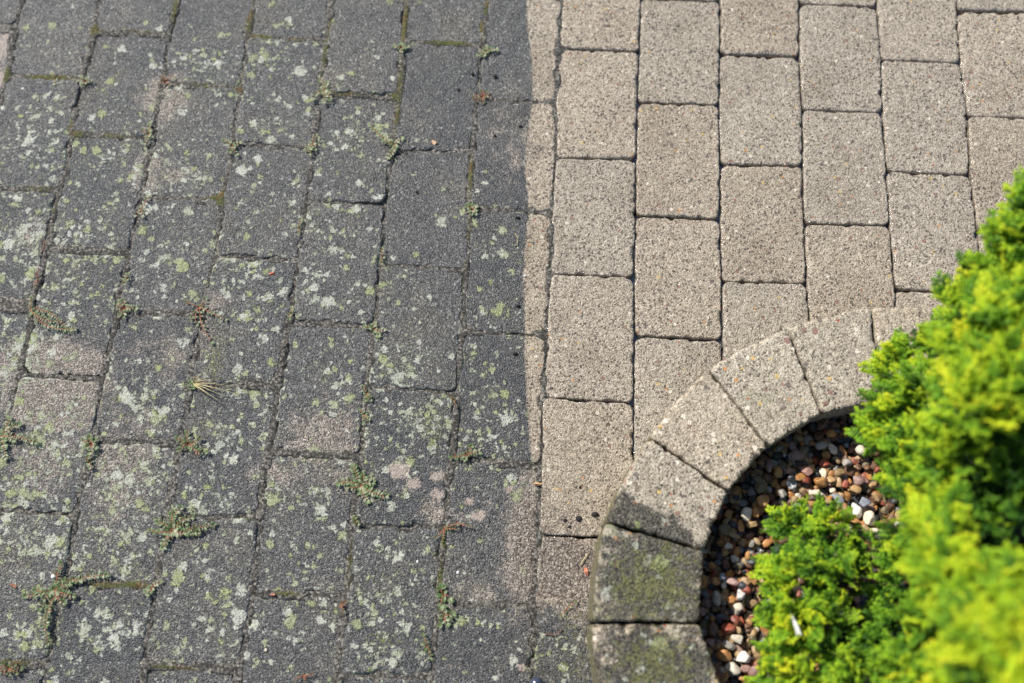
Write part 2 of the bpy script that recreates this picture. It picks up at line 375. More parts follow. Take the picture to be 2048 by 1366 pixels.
# ------------------------------------------------------------------ blotches measured on the surface (px, py, rx, ry, strength)
BROWN = [(330,190,45,38,1.0),(290,345,30,45,.75),(345,350,60,30,.5),(110,725,95,40,1.1),(110,790,95,65,1.15),(20,740,22,70,.8),(640,860,85,60,.62),(640,900,80,26,.85),
         (255,900,95,120,.5),(90,930,80,70,.55),(230,1000,70,60,.55),(700,800,40,40,.4),(560,945,60,30,.6),(660,960,60,40,.4),(1045,300,45,70,.45),(990,270,50,60,.35),
         (1050,1090,45,140,.75),(960,1185,60,30,.5),(1130,1150,60,60,.35),(60,470,45,40,.5),(280,700,60,40,.4),(430,600,40,30,.5),(340,720,30,60,.5),(410,700,30,30,.4),(1125,1130,70,70,.95),(1120,1040,50,30,.5),(1150,1200,50,60,.7),(870,1030,35,35,.6),(1010,1165,60,40,.4)]
LICHEN = [(60,300,110,120,.9),(60,480,120,130,1.05),(40,700,90,140,.95),(150,600,120,110,.8),(230,330,110,90,.75),(250,200,90,90,.45),(400,150,100,80,.75),(390,330,100,110,.7),(190,480,100,120,.85),
          (340,500,110,110,.8),(530,120,90,80,.7),(560,230,90,90,.65),(540,400,90,90,.6),(690,280,90,100,.6),(680,430,90,90,.6),(670,240,80,60,.7),(500,560,100,80,.85),(480,640,90,90,.7),(650,590,90,70,.7),
          (680,740,90,90,.65),(480,780,110,60,.9),(300,800,110,90,1.0),(120,880,120,90,1.0),(60,960,100,80,.9),(60,1090,110,90,1.15),(220,1100,110,110,1.0),(260,960,100,90,.9),(440,900,100,90,.9),(430,1000,90,70,.8),
          (600,1000,90,90,.9),(620,1130,90,80,.65),(420,1150,100,90,.6),(400,1260,100,90,.75),(200,1260,120,90,1.05),(60,1260,110,90,.9),(580,1280,100,90,.55),(780,1120,100,90,.75),(760,1220,100,90,.8),(760,1310,100,60,.9),
          (800,740,110,70,.95),(840,850,100,80,1.1),(800,900,90,80,.8),(810,600,70,60,.55),(830,660,80,50,.4),(980,870,90,90,.85),(960,960,90,60,.5),(990,800,60,60,.45),(980,640,80,60,.35),(1000,480,60,60,.55),(1060,480,40,60,.5),
          (960,1250,110,110,.45),(1080,1300,100,70,.45),(740,560,60,60,.5),(940,450,50,60,.4),(170,110,70,40,.35),(80,60,60,50,.25),(740,110,60,50,.25),(730,60,60,60,.1),(620,60,60,60,.12)]
DIRT = [(1120,1290,75,75,1.0),(1100,1230,55,30,.75),(1180,1240,40,60,.8),(1150,1370,120,70,1.0),(1165,1190,35,50,.4),(2030,60,110,110,.22),(2040,300,60,60,.3),(1900,540,90,40,.25),(1770,170,60,120,.12),(1185,1035,30,20,.45)]
GREEN = [(870,860,35,60,.55),(1185,1100,18,40,.4),(1150,1250,50,60,.45),(1150,1330,60,50,.45),(620,460,30,40,.2),(770,1280,60,40,.5),(940,900,90,80,.3),(780,1170,80,60,.4),(60,80,60,60,.1),(1065,480,20,60,.4),(1065,620,20,50,.35),
         (250,1150,60,60,.25),(430,720,25,60,.6),(1130,1080,60,10,.35),(925,900,30,30,.3),(900,800,20,60,.35)]
PINK_SHEEN = [(797,940,26,20,1.1),(825,968,20,18,1.0),(878,952,22,16,.9),(875,990,22,16,.9),(935,1003,16,12,.8),(957,1030,20,14,1.0),(925,1035,20,12,.7),(980,1005,12,10,.6),(1020,980,14,20,.6),(885,1025,25,16,.7),(1020,1090,14,10,.6),
        (1030,1175,10,10,.7),(905,1330,25,12,.6),(1045,1335,30,16,.6),(60,1190,30,30,.0),(1040,955,30,20,.45),(480,635,16,10,.4),(3,95,20,40,1.0),(0,160,18,40,.8),(25,60,16,16,.6),(20,25,16,16,.5)]  # last entries paint the whitish sun sheen at the top left corner
def blobs(P, L, z=0.0, soft=1.0):
    s = np.zeros(len(P))
    for px, py, rx, ry, v in L:
        c = back(px, py, z); ex = np.linalg.norm(back(px+rx, py, z)-c); ey = np.linalg.norm(back(px, py+ry, z)-c)
        d = ((P[:, 0]-c[0])/ex)**2+((P[:, 1]-c[1])/ey)**2
        s = np.maximum(s, v*np.exp(-d*.75*soft))
    return s

# ------------------------------------------------------------------ block shape shared by pavers and kerb stones
def block(mapf, w, l, rc, rb, depth, seed, gap, rough=.0012, top=0.0, N=172, wob=.0008):
    """rounded, slightly tumbled block. mapf maps local metres (x right 0..w, y down 0..l) to world xy"""
    hw, hl = w/2, l/2
    # boundary of a rounded rectangle, evenly spaced
    segs = []
    a, b = hw-rc, hl-rc
    per = 4*a+4*b+2*math.pi*rc
    s = np.arange(N)/N*per; P = np.zeros((N, 2)); i = 0
    for k, q in enumerate(s):
        for typ, L_ in (('r', 2*b), ('c0', math.pi*rc/2), ('t', 2*a), ('c1', math.pi*rc/2), ('l', 2*b), ('c2', math.pi*rc/2), ('b', 2*a), ('c3', math.pi*rc/2)):
            if q <= L_: break
            q -= L_
        th = q/rc
        if typ == 'r': P[k] = (hw, -b+q)
        elif typ == 'c0': P[k] = (a+rc*math.cos(th), b+rc*math.sin(th))
        elif typ == 't': P[k] = (a-q, hl)
        elif typ == 'c1': P[k] = (-a-rc*math.sin(th), b+rc*math.cos(th))
        elif typ == 'l': P[k] = (-hw, b-q)
        elif typ == 'c2': P[k] = (-a-rc*math.cos(th), -b-rc*math.sin(th))
        elif typ == 'b': P[k] = (-a+q, -hl)
        else: P[k] = (a+rc*math.sin(th), -b-rc*math.cos(th))
    Md = np.stack([np.clip(P[:, 0], -max(0, hw-min(hw, hl)), max(0, hw-min(hw, hl))), np.clip(P[:, 1], -max(0, hl-min(hw, hl)), max(0, hl-min(hw, hl)))], 1)
    D = Md-P; Ln = np.linalg.norm(D, axis=1)[:, None]; U = D/Ln
    th = np.arange(N)/N*2*math.pi
    per_n = fbm(np.cos(th)*14+seed*3.7, np.sin(th)*14+seed*1.3, seed, 3)-.5
    per_c = sstep(.62, .80, vn(np.cos(th)*9+seed*1.9, np.sin(th)*9, seed+5))
    fine = vn(np.arange(N)*.9, np.zeros(N), seed+9)-.5
    edge = gap+np.maximum(per_n*rough*2.2+per_c*rough*1.8, -gap*.6)+fine*rough*.7
    rbv = rb*(1+per_n*1.1+per_c*.9)
    rings = [(-1, -depth), (-1, -depth*.45), (-1, -rb*2.2)]
    verts = []; ed = []
    for q, z in rings:
        verts.append(np.c_[P+U*edge[:, None], np.full(N, z)]); ed.append(np.ones(N))
    for f in (0, .12, .3, .55, .8, 1.0):
        d = rbv*f
        z = -rbv+np.sqrt(np.maximum(rbv**2-(rbv-d)**2, 0))
        verts.append(np.c_[P+U*(edge+d)[:, None], z]); ed.append(np.full(N, 1-f*.7))
    rest = Ln[:, 0]-edge-rbv
    for f in (.06, .15, .26, .38, .5, .62, .74, .86, .95, 1.0):
        verts.append(np.c_[P+U*(edge+rbv+rest*f)[:, None], np.zeros(N)]); ed.append(np.full(N, max(0, .3-f*2)))
    V = np.concatenate(verts); ed = np.concatenate(ed)
    R = len(verts)
    idx = np.arange(N); nx = (idx+1) % N
    F = np.concatenate([np.stack([k*N+idx, k*N+nx, (k+1)*N+nx, (k+1)*N+idx], 1) for k in range(R-1)])
    xy = mapf(V[:, 0]+hw, hl-V[:, 1])
    z = V[:, 2]+top
    up = (V[:, 2] > -rb*1.5)
    z = z+up*((fbm(xy[:, 0]*38, xy[:, 1]*38, seed+40, 3)-.5)*wob*3.2 + (vn(xy[:, 0]*260, xy[:, 1]*260, 3)-.5)*.0007)
    return np.c_[xy, z], F, ed

ORD = ['first','second','third','fourth','fifth','sixth','seventh','eighth','ninth','tenth','eleventh','twelfth','thirteenth','fourteenth']
RCX, RCY, RO, RI, KZ = 0.5450, 0.0262, 0.4606, 0.2976, 0.12      # kerb ring
GCX, GCY, GR = 0.5275, 0.0440, 0.3020                            # gravel bed inside it

SPECIAL = {  # what sets particular pavers apart
 (0,0): 'whitish bleached paver in the top left corner, cut by the left edge',
 (2,3): 'brown-topped paver below the wide dark gap near the left edge',
 (2,2): 'lichened paver whose lower end is worn brown above the wide gap',
 (5,2): 'spotted dark paver whose lower end is rubbed brown',
 (6,3): 'dark paver with olive lichen crust and pinkish scars, above its mossy joint',
 (7,3): 'dark paver with a cluster of pinkish rosettes and a bare right edge',
 (7,4): 'damp sooty paver under the half-bare one, meeting the bottom edge',
 (8,4): 'paver squeezed against the kerb, brown above and blackened green below',
 (8,3): 'beige paver whose lower right corner tucks under the kerb, soil crumbs on it',
 (3,0): 'dark paver whose upper left corner is bleached beige',
}
vis_rows = {}
cells = []
for c in range(-1, 16):
    for j in range(-2, 7):
        a, b = yend(c, j); a2, b2 = yend(c, j+1)
        x0 = float(xline(c-1, (a+a2)/2)); x1 = float(xline(c, (b+b2)/2))
        pts = np.array([[x0, a, 0], [x1, b, 0], [x1, b2, 0], [x0, a2, 0], [(x0+x1)/2, (a+b2)/2, 0]])
        pp = project(pts)
        if pp[:, 0].max() < -190 or pp[:, 0].min() > 2230 or pp[:, 1].max() < -230 or pp[:, 1].min() > 1560: continue
        rr = np.hypot(pts[:, 0]-RCX, pts[:, 1]-RCY)
        if rr.max() < RO-.02 or rr[4] < RI+.02: continue
        # sample for visibility
        g = np.array([[x0+(x1-x0)*s, a+(a2-a)*t, 0] for s in np.linspace(.05, .95, 9) for t in np.linspace(.05, .95, 11)])
        gp = project(g); gr = np.hypot(g[:, 0]-RCX, g[:, 1]-RCY)
        hid = ((gp[:, 0] > 1900) & (gp[:, 1] > 560)) | ((gp[:, 0] > 1960) & (gp[:, 1] > 480))
        v = ((gp[:, 0] > 2) & (gp[:, 0] < 2046) & (gp[:, 1] > 2) & (gp[:, 1] < 1364) & (gr > RO+.012) & ~hid).sum()
        cells.append((c, j, v > 0)); 
        if v > 0: vis_rows.setdefault(c, []).append(j)
vis_cols = sorted(vis_rows)
for c, j, vis in cells:
    def mapf(x, y, c=c, j=j):
        s = x/PW; t = y/PL
        a, b = yend(c, j); a2, b2 = yend(c, j+1)
        Y = (a+(b-a)*s)*(1-t)+(a2+(b2-a2)*s)*t
        xl = xline(c-1, Y); xr = xline(c, Y)
        return np.stack([xl+(xr-xl)*s, Y], 1)
    seed = (c+3)*31+(j+4)*7
    rr = random.Random(seed)
    dirty = c <= 7
    worn = (c, j) in ((2, 2), (5, 2), (1, 1))
    V, F, ed = block(mapf, PW, PL, rr.uniform(.012, .017) if dirty else rr.uniform(.009, .013), rr.uniform(.0035, .006) if dirty else rr.uniform(.003, .0045),
                     .06, seed, (.0045 if worn else .0015) if dirty else .0010, .0014 if dirty else .0008, top=0.0, wob=.0011 if dirty else .0006)
    cx, cy = V[:, 0].mean(), V[:, 1].mean()
    tx, ty, dz = rr.gauss(0, .008), rr.gauss(0, .008), rr.uniform(-.0015, .001)
    V[:, 2] += tx*(V[:, 0]-cx)+ty*(V[:, 1]-cy)+dz
    wear = np.stack([blobs(V, BROWN), blobs(V, LICHEN), blobs(V, DIRT)], 1)
    grow = np.stack([blobs(V, GREEN), blobs(V, PINK_SHEEN, soft=1.4), ed], 1)
    # lichen and dirt gather a little along rims of the old pavers
    wear[:, 1] = np.clip(wear[:, 1]*(.8+.4*ed), 0, 1.3)
    o0 = np.array([cx, cy, 0])
    me = mesh('paver', V-o0, F, M_PAVER, attrs={'wear': wear, 'growth': grow})
    o = link('paver', me, loc=o0)
    if vis:
        ci = vis_cols.index(c); ri = sorted(vis_rows[c]).index(j)
        if (c, j) in SPECIAL: lab = SPECIAL[(c, j)]
        else:
            if c == 7: look = 'half-black half-beige paver'
            elif c > 7: look = ('washed beige paver', 'clean sandy grey paver', 'washed speckled paver')[(c+j) % 3]
            elif c == 6 and j < 2: look = 'plain soot-dark paver'
            elif c <= 1 or j >= 3: look = 'thickly lichened paver'
            else: look = 'lichen-spotted dark paver'
            lab = '%s, %s down in the %s column from the left' % (look, ORD[ri], ORD[ci])
        tag(o, lab, 'paver', 'pavers laid in staggered columns')
    else:
        tag(o, 'concrete paver of the same paving lying outside the picture', 'paver', 'pavers outside the picture')

# ------------------------------------------------------------------ ground under the pavers and in their joints
MOSS = [(190,60,14,14,1.0),(290,60,60,9,.75),(350,20,8,40,.9),(500,40,9,40,.9),(440,395,26,20,1.1),(100,155,60,8,1.1),(12,150,10,18,1.1),(155,268,14,10,1.1),(140,250,10,25,.8),(230,272,60,7,.8),(30,28,14,30,.6),
        (475,180,22,12,.9),(420,172,50,6,.8),(520,74,30,7,1.0),(590,80,50,7,.7),(660,60,8,50,.8),(650,110,8,40,.9),(810,50,10,50,1.1),(812,20,8,30,.8),(800,170,8,60,.9),(795,230,7,40,.9),(790,190,12,12,1.0),(690,185,50,7,.9),(900,85,60,8,1.0),
        (960,60,9,30,1.0),(972,15,9,25,.9),(940,350,8,50,1.0),(945,415,12,12,1.1),(935,470,7,40,.7),(930,530,8,20,.7),(30,1325,60,8,.9),(215,1170,60,8,1.0),(270,1170,40,9,1.0),(350,1335,60,6,1.0),(575,1188,30,6,1.0),(700,1130,8,50,.8),
        (880,1160,6,50,1.0),(890,1080,8,20,1.2),(80,378,40,6,.8),(345,395,60,6,.4),(110,420,6,40,.7),(545,960,12,14,.7),(690,1215,7,40,.6),(70,600,10,20,.7),(620,405,30,12,.5),(925,640,12,25,.5),(430,470,8,60,.4),(1110,1078,60,5,.3),(1180,1100,6,60,.8)]
x = np.arange(-1.5, 1.45, .0045); y = np.arange(-.65, 1.75, .0045)
X, Y = np.meshgrid(x, y); P = np.stack([X.ravel(), Y.ravel()], 1)
wash = sstep(-.02, .06, P[:, 0]-.02)*sstep(-.02, .12, P[:, 1])
ms = blobs(P, MOSS)*.86
ms = np.maximum(ms, (1-wash)*.30*sstep(.45, .7, vn(P[:, 0]*14, P[:, 1]*14, 77)))
rim = np.hypot(P[:, 0]-RCX, P[:, 1]-RCY)
zz = -.0022*(1-wash)-.0135*wash+(fbm(P[:, 0]*90, P[:, 1]*90, 5, 3)-.5)*.0055+(fbm(P[:, 0]*22, P[:, 1]*22, 8, 2)-.5)*.006+ms*.0042
zz = np.where(wash > .5, np.minimum(zz, -.007), np.minimum(zz, .0008))
for c, j, vis in cells:
    a, b = yend(c, j); a2, b2 = yend(c, j+1); ylo, yhi = max(a2, b2)+.008, min(a, b)-.008
    sel = (P[:, 1] > ylo) & (P[:, 1] < yhi) & (P[:, 0] > OX+(c-1.3)*PW) & (P[:, 0] < OX+(c+.3)*PW)
    ix = np.nonzero(sel)[0]
    q = P[ix]; inn = (q[:, 0] > xline(c-1, q[:, 1])+.008) & (q[:, 0] < xline(c, q[:, 1])-.008)
    zz[ix[inn]] = -.02
ny, nx_ = X.shape; ii = np.arange(ny*nx_).reshape(ny, nx_)
F = np.stack([ii[:-1, :-1].ravel(), ii[:-1, 1:].ravel(), ii[1:, 1:].ravel(), ii[1:, :-1].ravel()], 1)
g = link('ground', mesh('ground', np.c_[P, zz], F, M_GROUND, attrs={'moss': np.stack([ms, wash, ms*0], 1)}))
tag(g, kind='structure')
V = []; F = []
far = 12.0
ring = [(-1.5, -.65), (1.45, -.65), (1.45, 1.75), (-1.5, 1.75)]
V = [(-far, -far, -.02), (far, -far, -.02), (far, far, -.02), (-far, far, -.02)]
g2 = link('soil', mesh('soil', V, [[0, 1, 2, 3]], M_GROUND)); tag(g2, kind='structure')
# film of rinse water left standing low in the washed joints
N = NT('rinse_water'); N.b.inputs['Base Color'].default_value = (.03, .035, .05, 1); N.b.inputs['Roughness'].default_value = .06; N.b.inputs['Specular IOR Level'].default_value = .9
N.b.inputs['Coat Weight'].default_value = .6; N.b.inputs['Coat Roughness'].default_value = .03
N.l(N.bump(N.noise(60, 2), .0004), N.b.inputs['Normal'])
V = [(.06, .15, -.0118), (1.3, .15, -.0118), (1.3, 1.6, -.0118), (.06, 1.6, -.0118)]
wtr = link('water', mesh('water', V, [[0, 1, 2, 3]], N.m)); tag(wtr, kind='structure')

# ------------------------------------------------------------------ kerb ring
outer_px = [(1183,1245),(1210,1043),(1296,872),(1418,735),(1575,655),(1743,612)]
inner_px = [(1400,1247),(1410,1102),(1458,983),(1537,894),(1645,828),(1770,800)]
def ang(p): return math.atan2(p[1]-RCY, p[0]-RCX)
ob = [back(x, y, KZ)[:2] for x, y in outer_px]; ib = [back(x, y, KZ)[:2] for x, y in inner_px]
a0, a5 = ang(ob[0]) % (2*math.pi), ang(ob[5]) % (2*math.pi)
step = (a0-a5)/5
rest = 2*math.pi-(a0-a5); nrest = round(rest/step)
joints = list(zip(ob, ib))
for k in range(1, nrest):
    a = a5-rest*k/nrest
    joints.append((np.array([RCX+RO*math.cos(a), RCY+RO*math.sin(a)]), np.array([RCX+RI*math.cos(a), RCY+RI*math.sin(a)])))
KALG = [(1300,1150,140,110,1.0),(1300,1320,160,110,1.0),(1255,1035,60,34,1.2),(1335,1075,55,28,1.1),(1300,1055,60,30,1.2),(1240,1005,30,28,1.0)]
KGRN = [(1300,1170,130,100,.66),(1310,1330,130,90,.64),(1210,1230,40,20,.6),(1350,1210,60,40,.45),(1260,1020,40,20,.35),(1640,1100,1,1,0)]
KLAB = {0: 'moss-grown kerb stone above the lowest one, between a mossy and a half-blackened stone',
        1: 'beige kerb stone with a black algae band along its lower edge',
        2: 'pale kerb stone with a worn lumpy top, third up from the mossy ones',
        3: 'smooth sandy kerb stone at the upper left turn of the ring',
        4: 'wide pale kerb stone with white bits on its top edge, left of the uppermost',
        5: 'kerb stone half covered by the conifer at the top of the ring'}
nj = len(joints)
for k in range(nj):
    o1, i1 = joints[k]; o2, i2 = joints[(k+1) % nj]
    # local: x along the kerb (0..w) from joint k to k+1, y from outer face (0) to inner face (l)
    w = float(np.linalg.norm(o2-o1)); l = float(np.linalg.norm(o1-i1))
    def mapk(x, y, o1=o1, o2=o2, i1=i1, i2=i2, w=w, l=l):
        s = (x/w)[:, None]; t = (y/l)[:, None]
        q = (o1*(1-s)+o2*s)*(1-t)+(i1*(1-s)+i2*s)*t
        d = q-np.array([RCX, RCY]); d = d/np.linalg.norm(d, axis=1)[:, None]
        return q+d*(4*s*(1-s)*.0038*(1-t))
    rr = random.Random(k*5+1)
    V, F, ed = block(mapk, w, l, .0075, rr.uniform(.0045, .0065), .16, 900+k*13, .0014, .0007, top=0, wob=.0008)
    F = F[:, ::-1]
    top = KZ+rr.uniform(-.002, .002)
    cx, cy = V[:, 0].mean(), V[:, 1].mean()
    V[:, 2] += top+rr.gauss(0, .012)*(V[:, 0]-cx)+rr.gauss(0, .012)*(V[:, 1]-cy)
    am = blobs(V, KALG, KZ); gm = blobs(V, KGRN, KZ)
    side = (V[:, 2] < top-.009)*(np.hypot(V[:, 0]-RCX, V[:, 1]-RCY) > RO-.03)
    low = k == 0 or k == nj-1 or k == nj-2
    gm = np.where(side, .62 if low or k == 1 else .5, gm); am = np.where(side, .5, am)
    if k in (nj-2,): am = np.maximum(am, .9); gm = np.maximum(gm, .45)
    wear = np.stack([np.where(side, .55, 0), np.where(am > .6, .20, .04), am], 1)
    grow = np.stack([gm, 0*gm, ed*.1], 1)
    o0 = np.array([cx, cy, 0])
    o = link('kerb_stone', mesh('kerb_stone', V-o0, F, M_KERB, attrs={'wear': wear, 'growth': grow}), loc=o0)
    if k in KLAB: tag(o, KLAB[k], 'kerb stone', 'kerb stones ringing the gravel bed')
    elif k == nj-1: tag(o, 'mossy kerb stone at the bottom edge, lowest of the ring', 'kerb stone', 'kerb stones ringing the gravel bed')
    else: tag(o, 'kerb stone of the ring hidden by the conifer or outside the picture', 'kerb stone', 'hidden kerb stones')
print('kerb stones', nj, 'pavers', len(cells), sum(v for _, _, v in cells))

# ------------------------------------------------------------------ conifer lobes (photo px centre, height of the lobe centre, radius m, yellowness; negative values paint the deep shade of the recess)
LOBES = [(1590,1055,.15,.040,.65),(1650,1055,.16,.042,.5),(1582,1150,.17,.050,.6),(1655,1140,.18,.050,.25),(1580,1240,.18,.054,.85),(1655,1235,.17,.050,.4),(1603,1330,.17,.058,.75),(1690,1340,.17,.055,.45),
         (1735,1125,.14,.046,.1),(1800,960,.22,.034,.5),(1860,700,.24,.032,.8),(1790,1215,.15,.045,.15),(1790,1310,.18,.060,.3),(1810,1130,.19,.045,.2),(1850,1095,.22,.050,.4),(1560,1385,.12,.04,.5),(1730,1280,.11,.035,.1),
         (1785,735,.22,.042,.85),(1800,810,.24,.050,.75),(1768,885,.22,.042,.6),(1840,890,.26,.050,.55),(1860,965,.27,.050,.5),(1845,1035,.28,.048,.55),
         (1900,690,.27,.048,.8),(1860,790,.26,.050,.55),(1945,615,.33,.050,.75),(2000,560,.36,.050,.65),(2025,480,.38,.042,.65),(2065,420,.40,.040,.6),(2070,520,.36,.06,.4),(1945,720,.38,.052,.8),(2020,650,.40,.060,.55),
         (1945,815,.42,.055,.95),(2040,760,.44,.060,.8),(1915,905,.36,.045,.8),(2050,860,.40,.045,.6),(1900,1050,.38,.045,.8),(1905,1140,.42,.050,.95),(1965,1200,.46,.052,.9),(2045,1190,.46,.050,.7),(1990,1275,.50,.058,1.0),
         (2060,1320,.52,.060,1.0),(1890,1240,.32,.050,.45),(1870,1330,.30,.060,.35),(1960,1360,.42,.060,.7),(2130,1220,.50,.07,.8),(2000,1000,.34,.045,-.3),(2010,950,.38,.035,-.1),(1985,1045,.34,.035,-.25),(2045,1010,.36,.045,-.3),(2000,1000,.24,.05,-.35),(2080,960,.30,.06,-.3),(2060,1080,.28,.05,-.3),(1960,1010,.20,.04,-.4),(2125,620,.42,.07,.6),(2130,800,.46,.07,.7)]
LC = [(back(a, b, z), r, yv) for a, b, z, r, yv in LOBES]
FPXc = [(project(c)[0], FPX*r/(CAMH-c[2])) for c, r, yv in LC]
def hidden_by_shrub(p):
    q = project(p)[0]
    return any(np.hypot(*(q-c)) < R*.9 for c, R in FPXc)

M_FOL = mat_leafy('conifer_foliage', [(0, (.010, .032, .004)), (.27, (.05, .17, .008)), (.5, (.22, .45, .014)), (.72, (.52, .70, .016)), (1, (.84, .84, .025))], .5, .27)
M_BARK = mat_plain('bark', (.05, .032, .02), .85, .4, 150)
def twig_tpl():
    V, F, T = [], [], []
    def twig(p, d, L, w, t0, t1, droop=0):
        p = np.array(p, float); d = np.array(d, float); d /= np.linalg.norm(d)
        s = np.array([-d[1], d[0], 0]); s /= np.linalg.norm(s); n = np.array([0, 0, 1.0])
        b = len(V)
        for f, ww in ((0, .7), (.72, 1.15)):
            c = p+d*L*f+n*(-droop*f*f)
            for q in (s*w*ww, n*w*.7*ww, -s*w*ww): V.append(c+q); T.append(t0+(t1-t0)*f)
        V.append(p+d*L+n*(-droop)); T.append(t1)
        for q in range(3):
            a = b+q; a2 = b+(q+1) % 3; F.append((a, a2, a2+3)); F.append((a, a2+3, a+3)); F.append((b+3+q, b+3+(q+1) % 3, b+6))
    twig((0, 0, 0), (0, 1, 0), 1.0, .028, .15, 1.0, .10)
    n = 7
    for k in range(n):
        y0 = .10+.78*k/(n-1); L = .50*(1-.62*k/(n-1))+.04
        for sgn in (-1, 1):
            yy = y0+.03*sgn; a = math.radians(48+random.uniform(-14, 14)); d = np.array([sgn*math.sin(a), math.cos(a), random.uniform(-.35, .35)])
            p = np.array([0, yy, -.08*yy*yy]); twig(p, d, L, .034, .25+.4*yy, .75+.25*yy, .06)
            for m_ in range(2):
                f = .35+.35*m_; pp = p+d*L*f
                for s2 in (-1, 1):
                    if random.random() < .15: continue
                    a2 = a*sgn+s2*math.radians(random.uniform(30, 55)); d2 = np.array([math.sin(a2), math.cos(a2), random.uniform(-.5, .5)])
                    twig(pp, d2, L*.42*(1-.5*f)+.05, .032, .35+.4*yy, .7+.3*yy, .02)
    return np.array(V), np.array(F), np.array(T)
TPL = [twig_tpl() for _ in range(6)]
def tube(pts, rads, n=6):
    pts = np.array(pts, float); V = []; F = []
    for i, p in enumerate(pts):
        d = pts[min(i+1, len(pts)-1)]-pts[max(i-1, 0)]; d /= np.linalg.norm(d)+1e-9
        a = np.cross(d, [0, 0, 1.0]) if abs(d[2]) < .9 else np.cross(d, [1.0, 0, 0]); a /= np.linalg.norm(a); b = np.cross(d, a)
        for k in range(n):
            t = 2*math.pi*k/n; V.append(p+(a*math.cos(t)+b*math.sin(t))*rads[i])
    for i in range(len(pts)-1):
        for k in range(n): F.append([i*n+k, i*n+(k+1) % n, (i+1)*n+(k+1) % n, (i+1)*n+k])
    F.append(list(range(n))[::-1]); F.append([(len(pts)-1)*n+k for k in range(n)])
    return V, F
shrub = tag(link('conifer_shrub', None, loc=(RCX+.1, RCY+.03, .03)), 'bright yellow-green feathery conifer growing inside the kerb ring over the gravel', 'conifer')
B0 = np.array([RCX+.1, RCY+.03, .03])
V, F = tube([(0, 0, 0), (.01, .0, .18), (.03, .01, .38), (.05, .01, .55)], [.022, .018, .012, .006], 10)
link('trunk', mesh('trunk', V, F, M_BARK), shrub)
for li, (c, r, yv) in enumerate(LC):
    c = c-B0
    base = np.array([.02, .0, max(.0, c[2]*.45)])
    midp = base*.5+c*.5+np.array([0, 0, -.02])
    V, F = tube([base, midp, c], [.007, .005, .002], 6)
    br = link('branch', mesh('branch', V, F, M_BARK), shrub)
    nf = int(60*(r/.05)**2)
    vs, fs, ts = [], [], []; off = 0
    out = c-base; out[2] *= .5; out /= np.linalg.norm(out)+1e-9
    for k in range(nf):
        TV, TF, TT = TPL[RNG.integers(6)]
        n = RNG.normal(size=3); n /= np.linalg.norm(n)
        n = n+out*.35+np.array([0, 0, .38]); n /= np.linalg.norm(n)
        L = RNG.uniform(.019, .034)*(1+.25*(c[2] > .25))
        root = c+n*(r*RNG.uniform(.3, 1.0)-L*.6)
        ax = n+out*.45+RNG.normal(size=3)*.35; ax /= np.linalg.norm(ax)
        q = np.cross(ax, RNG.normal(size=3)+np.array([0, 0, .0])); q /= np.linalg.norm(q); nz = np.cross(q, ax)
        if nz[2] < 0: q = -q; nz = -nz
        R = np.stack([q, ax, nz], 1)
        vs.append(root+(TV*L)@R.T); fs.append(TF+off); off += len(TV)
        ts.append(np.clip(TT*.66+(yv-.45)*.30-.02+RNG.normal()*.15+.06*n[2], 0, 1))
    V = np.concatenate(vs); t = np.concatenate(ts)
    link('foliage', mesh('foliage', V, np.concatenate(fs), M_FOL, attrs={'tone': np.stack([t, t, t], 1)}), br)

# ------------------------------------------------------------------ gravel bed
PEB = {
 'orange': ('rust-orange', ((.50,.22,.06),(.66,.38,.15),(.24,.09,.03))), 'tan': ('tan', ((.46,.29,.13),(.60,.42,.22),(.24,.13,.05))),
 'cream': ('cream', ((.66,.57,.43),(.74,.68,.56),(.5,.40,.27))), 'white': ('white', ((.78,.76,.72),(.86,.85,.82),(.62,.6,.56))),
 'grey': ('mid-grey', ((.20,.20,.20),(.30,.295,.28),(.12,.12,.12))), 'slate': ('dark slate', ((.045,.05,.06),(.085,.09,.10),(.03,.03,.032))),
 'rose': ('dusky pink', ((.36,.20,.16),(.46,.30,.25),(.22,.11,.09))), 'red': ('brick-red', ((.30,.07,.035),(.40,.13,.08),(.18,.04,.025))),
 'olive': ('olive brown', ((.17,.14,.075),(.25,.21,.13),(.09,.07,.035))), 'brown': ('dark brown', ((.17,.085,.045),(.26,.14,.08),(.09,.045,.025))),
 'bluegrey': ('blue-grey', ((.30,.32,.37),(.44,.46,.50),(.2,.21,.25))), 'speck': ('speckled grey', ((.34,.33,.29),(.48,.46,.40),(.06,.06,.055)))}
PM = {k: mat_pebble('pebble_'+k, [tuple(min(.86, q*(.82 if k not in ('white', 'cream') else 1.0)) for q in c3) for c3 in v[1]]) for k, v in PEB.items()}
def ico(sub):
    import bmesh
    b = bmesh.new(); bmesh.ops.create_icosphere(b, subdivisions=sub, radius=1.0)
    V = np.array([v.co[:] for v in b.verts]); F = np.array([[v.index for v in f.verts] for f in b.faces]); b.free(); return V, F
IV, IF = ico(3); IV2, IF2 = ico(2)
def pebble_shape(Vs, w, h, t, rs):
    n = RNG.normal(size=(int(rs.integers(6, 12)), 3)); n /= np.linalg.norm(n, axis=1)[:, None]
    k = rs.uniform(.48, .82, len(n))
    V = Vs.copy()
    for nn, kk in zip(n, k):                             # knock facets off, then keep them slightly rounded
        d = V@nn; over = np.maximum(d-kk, 0); V = V-np.outer(over*.97, nn)
    V = V*(1+.10*(fbm(V[:, 0]*1.7+9*k[0], V[:, 1]*1.7+V[:, 2]*1.3+7*k[1], 3, 2)-.5)[:, None])
    return V*np.array([w/2, h/2, t/2])
GZ = .056
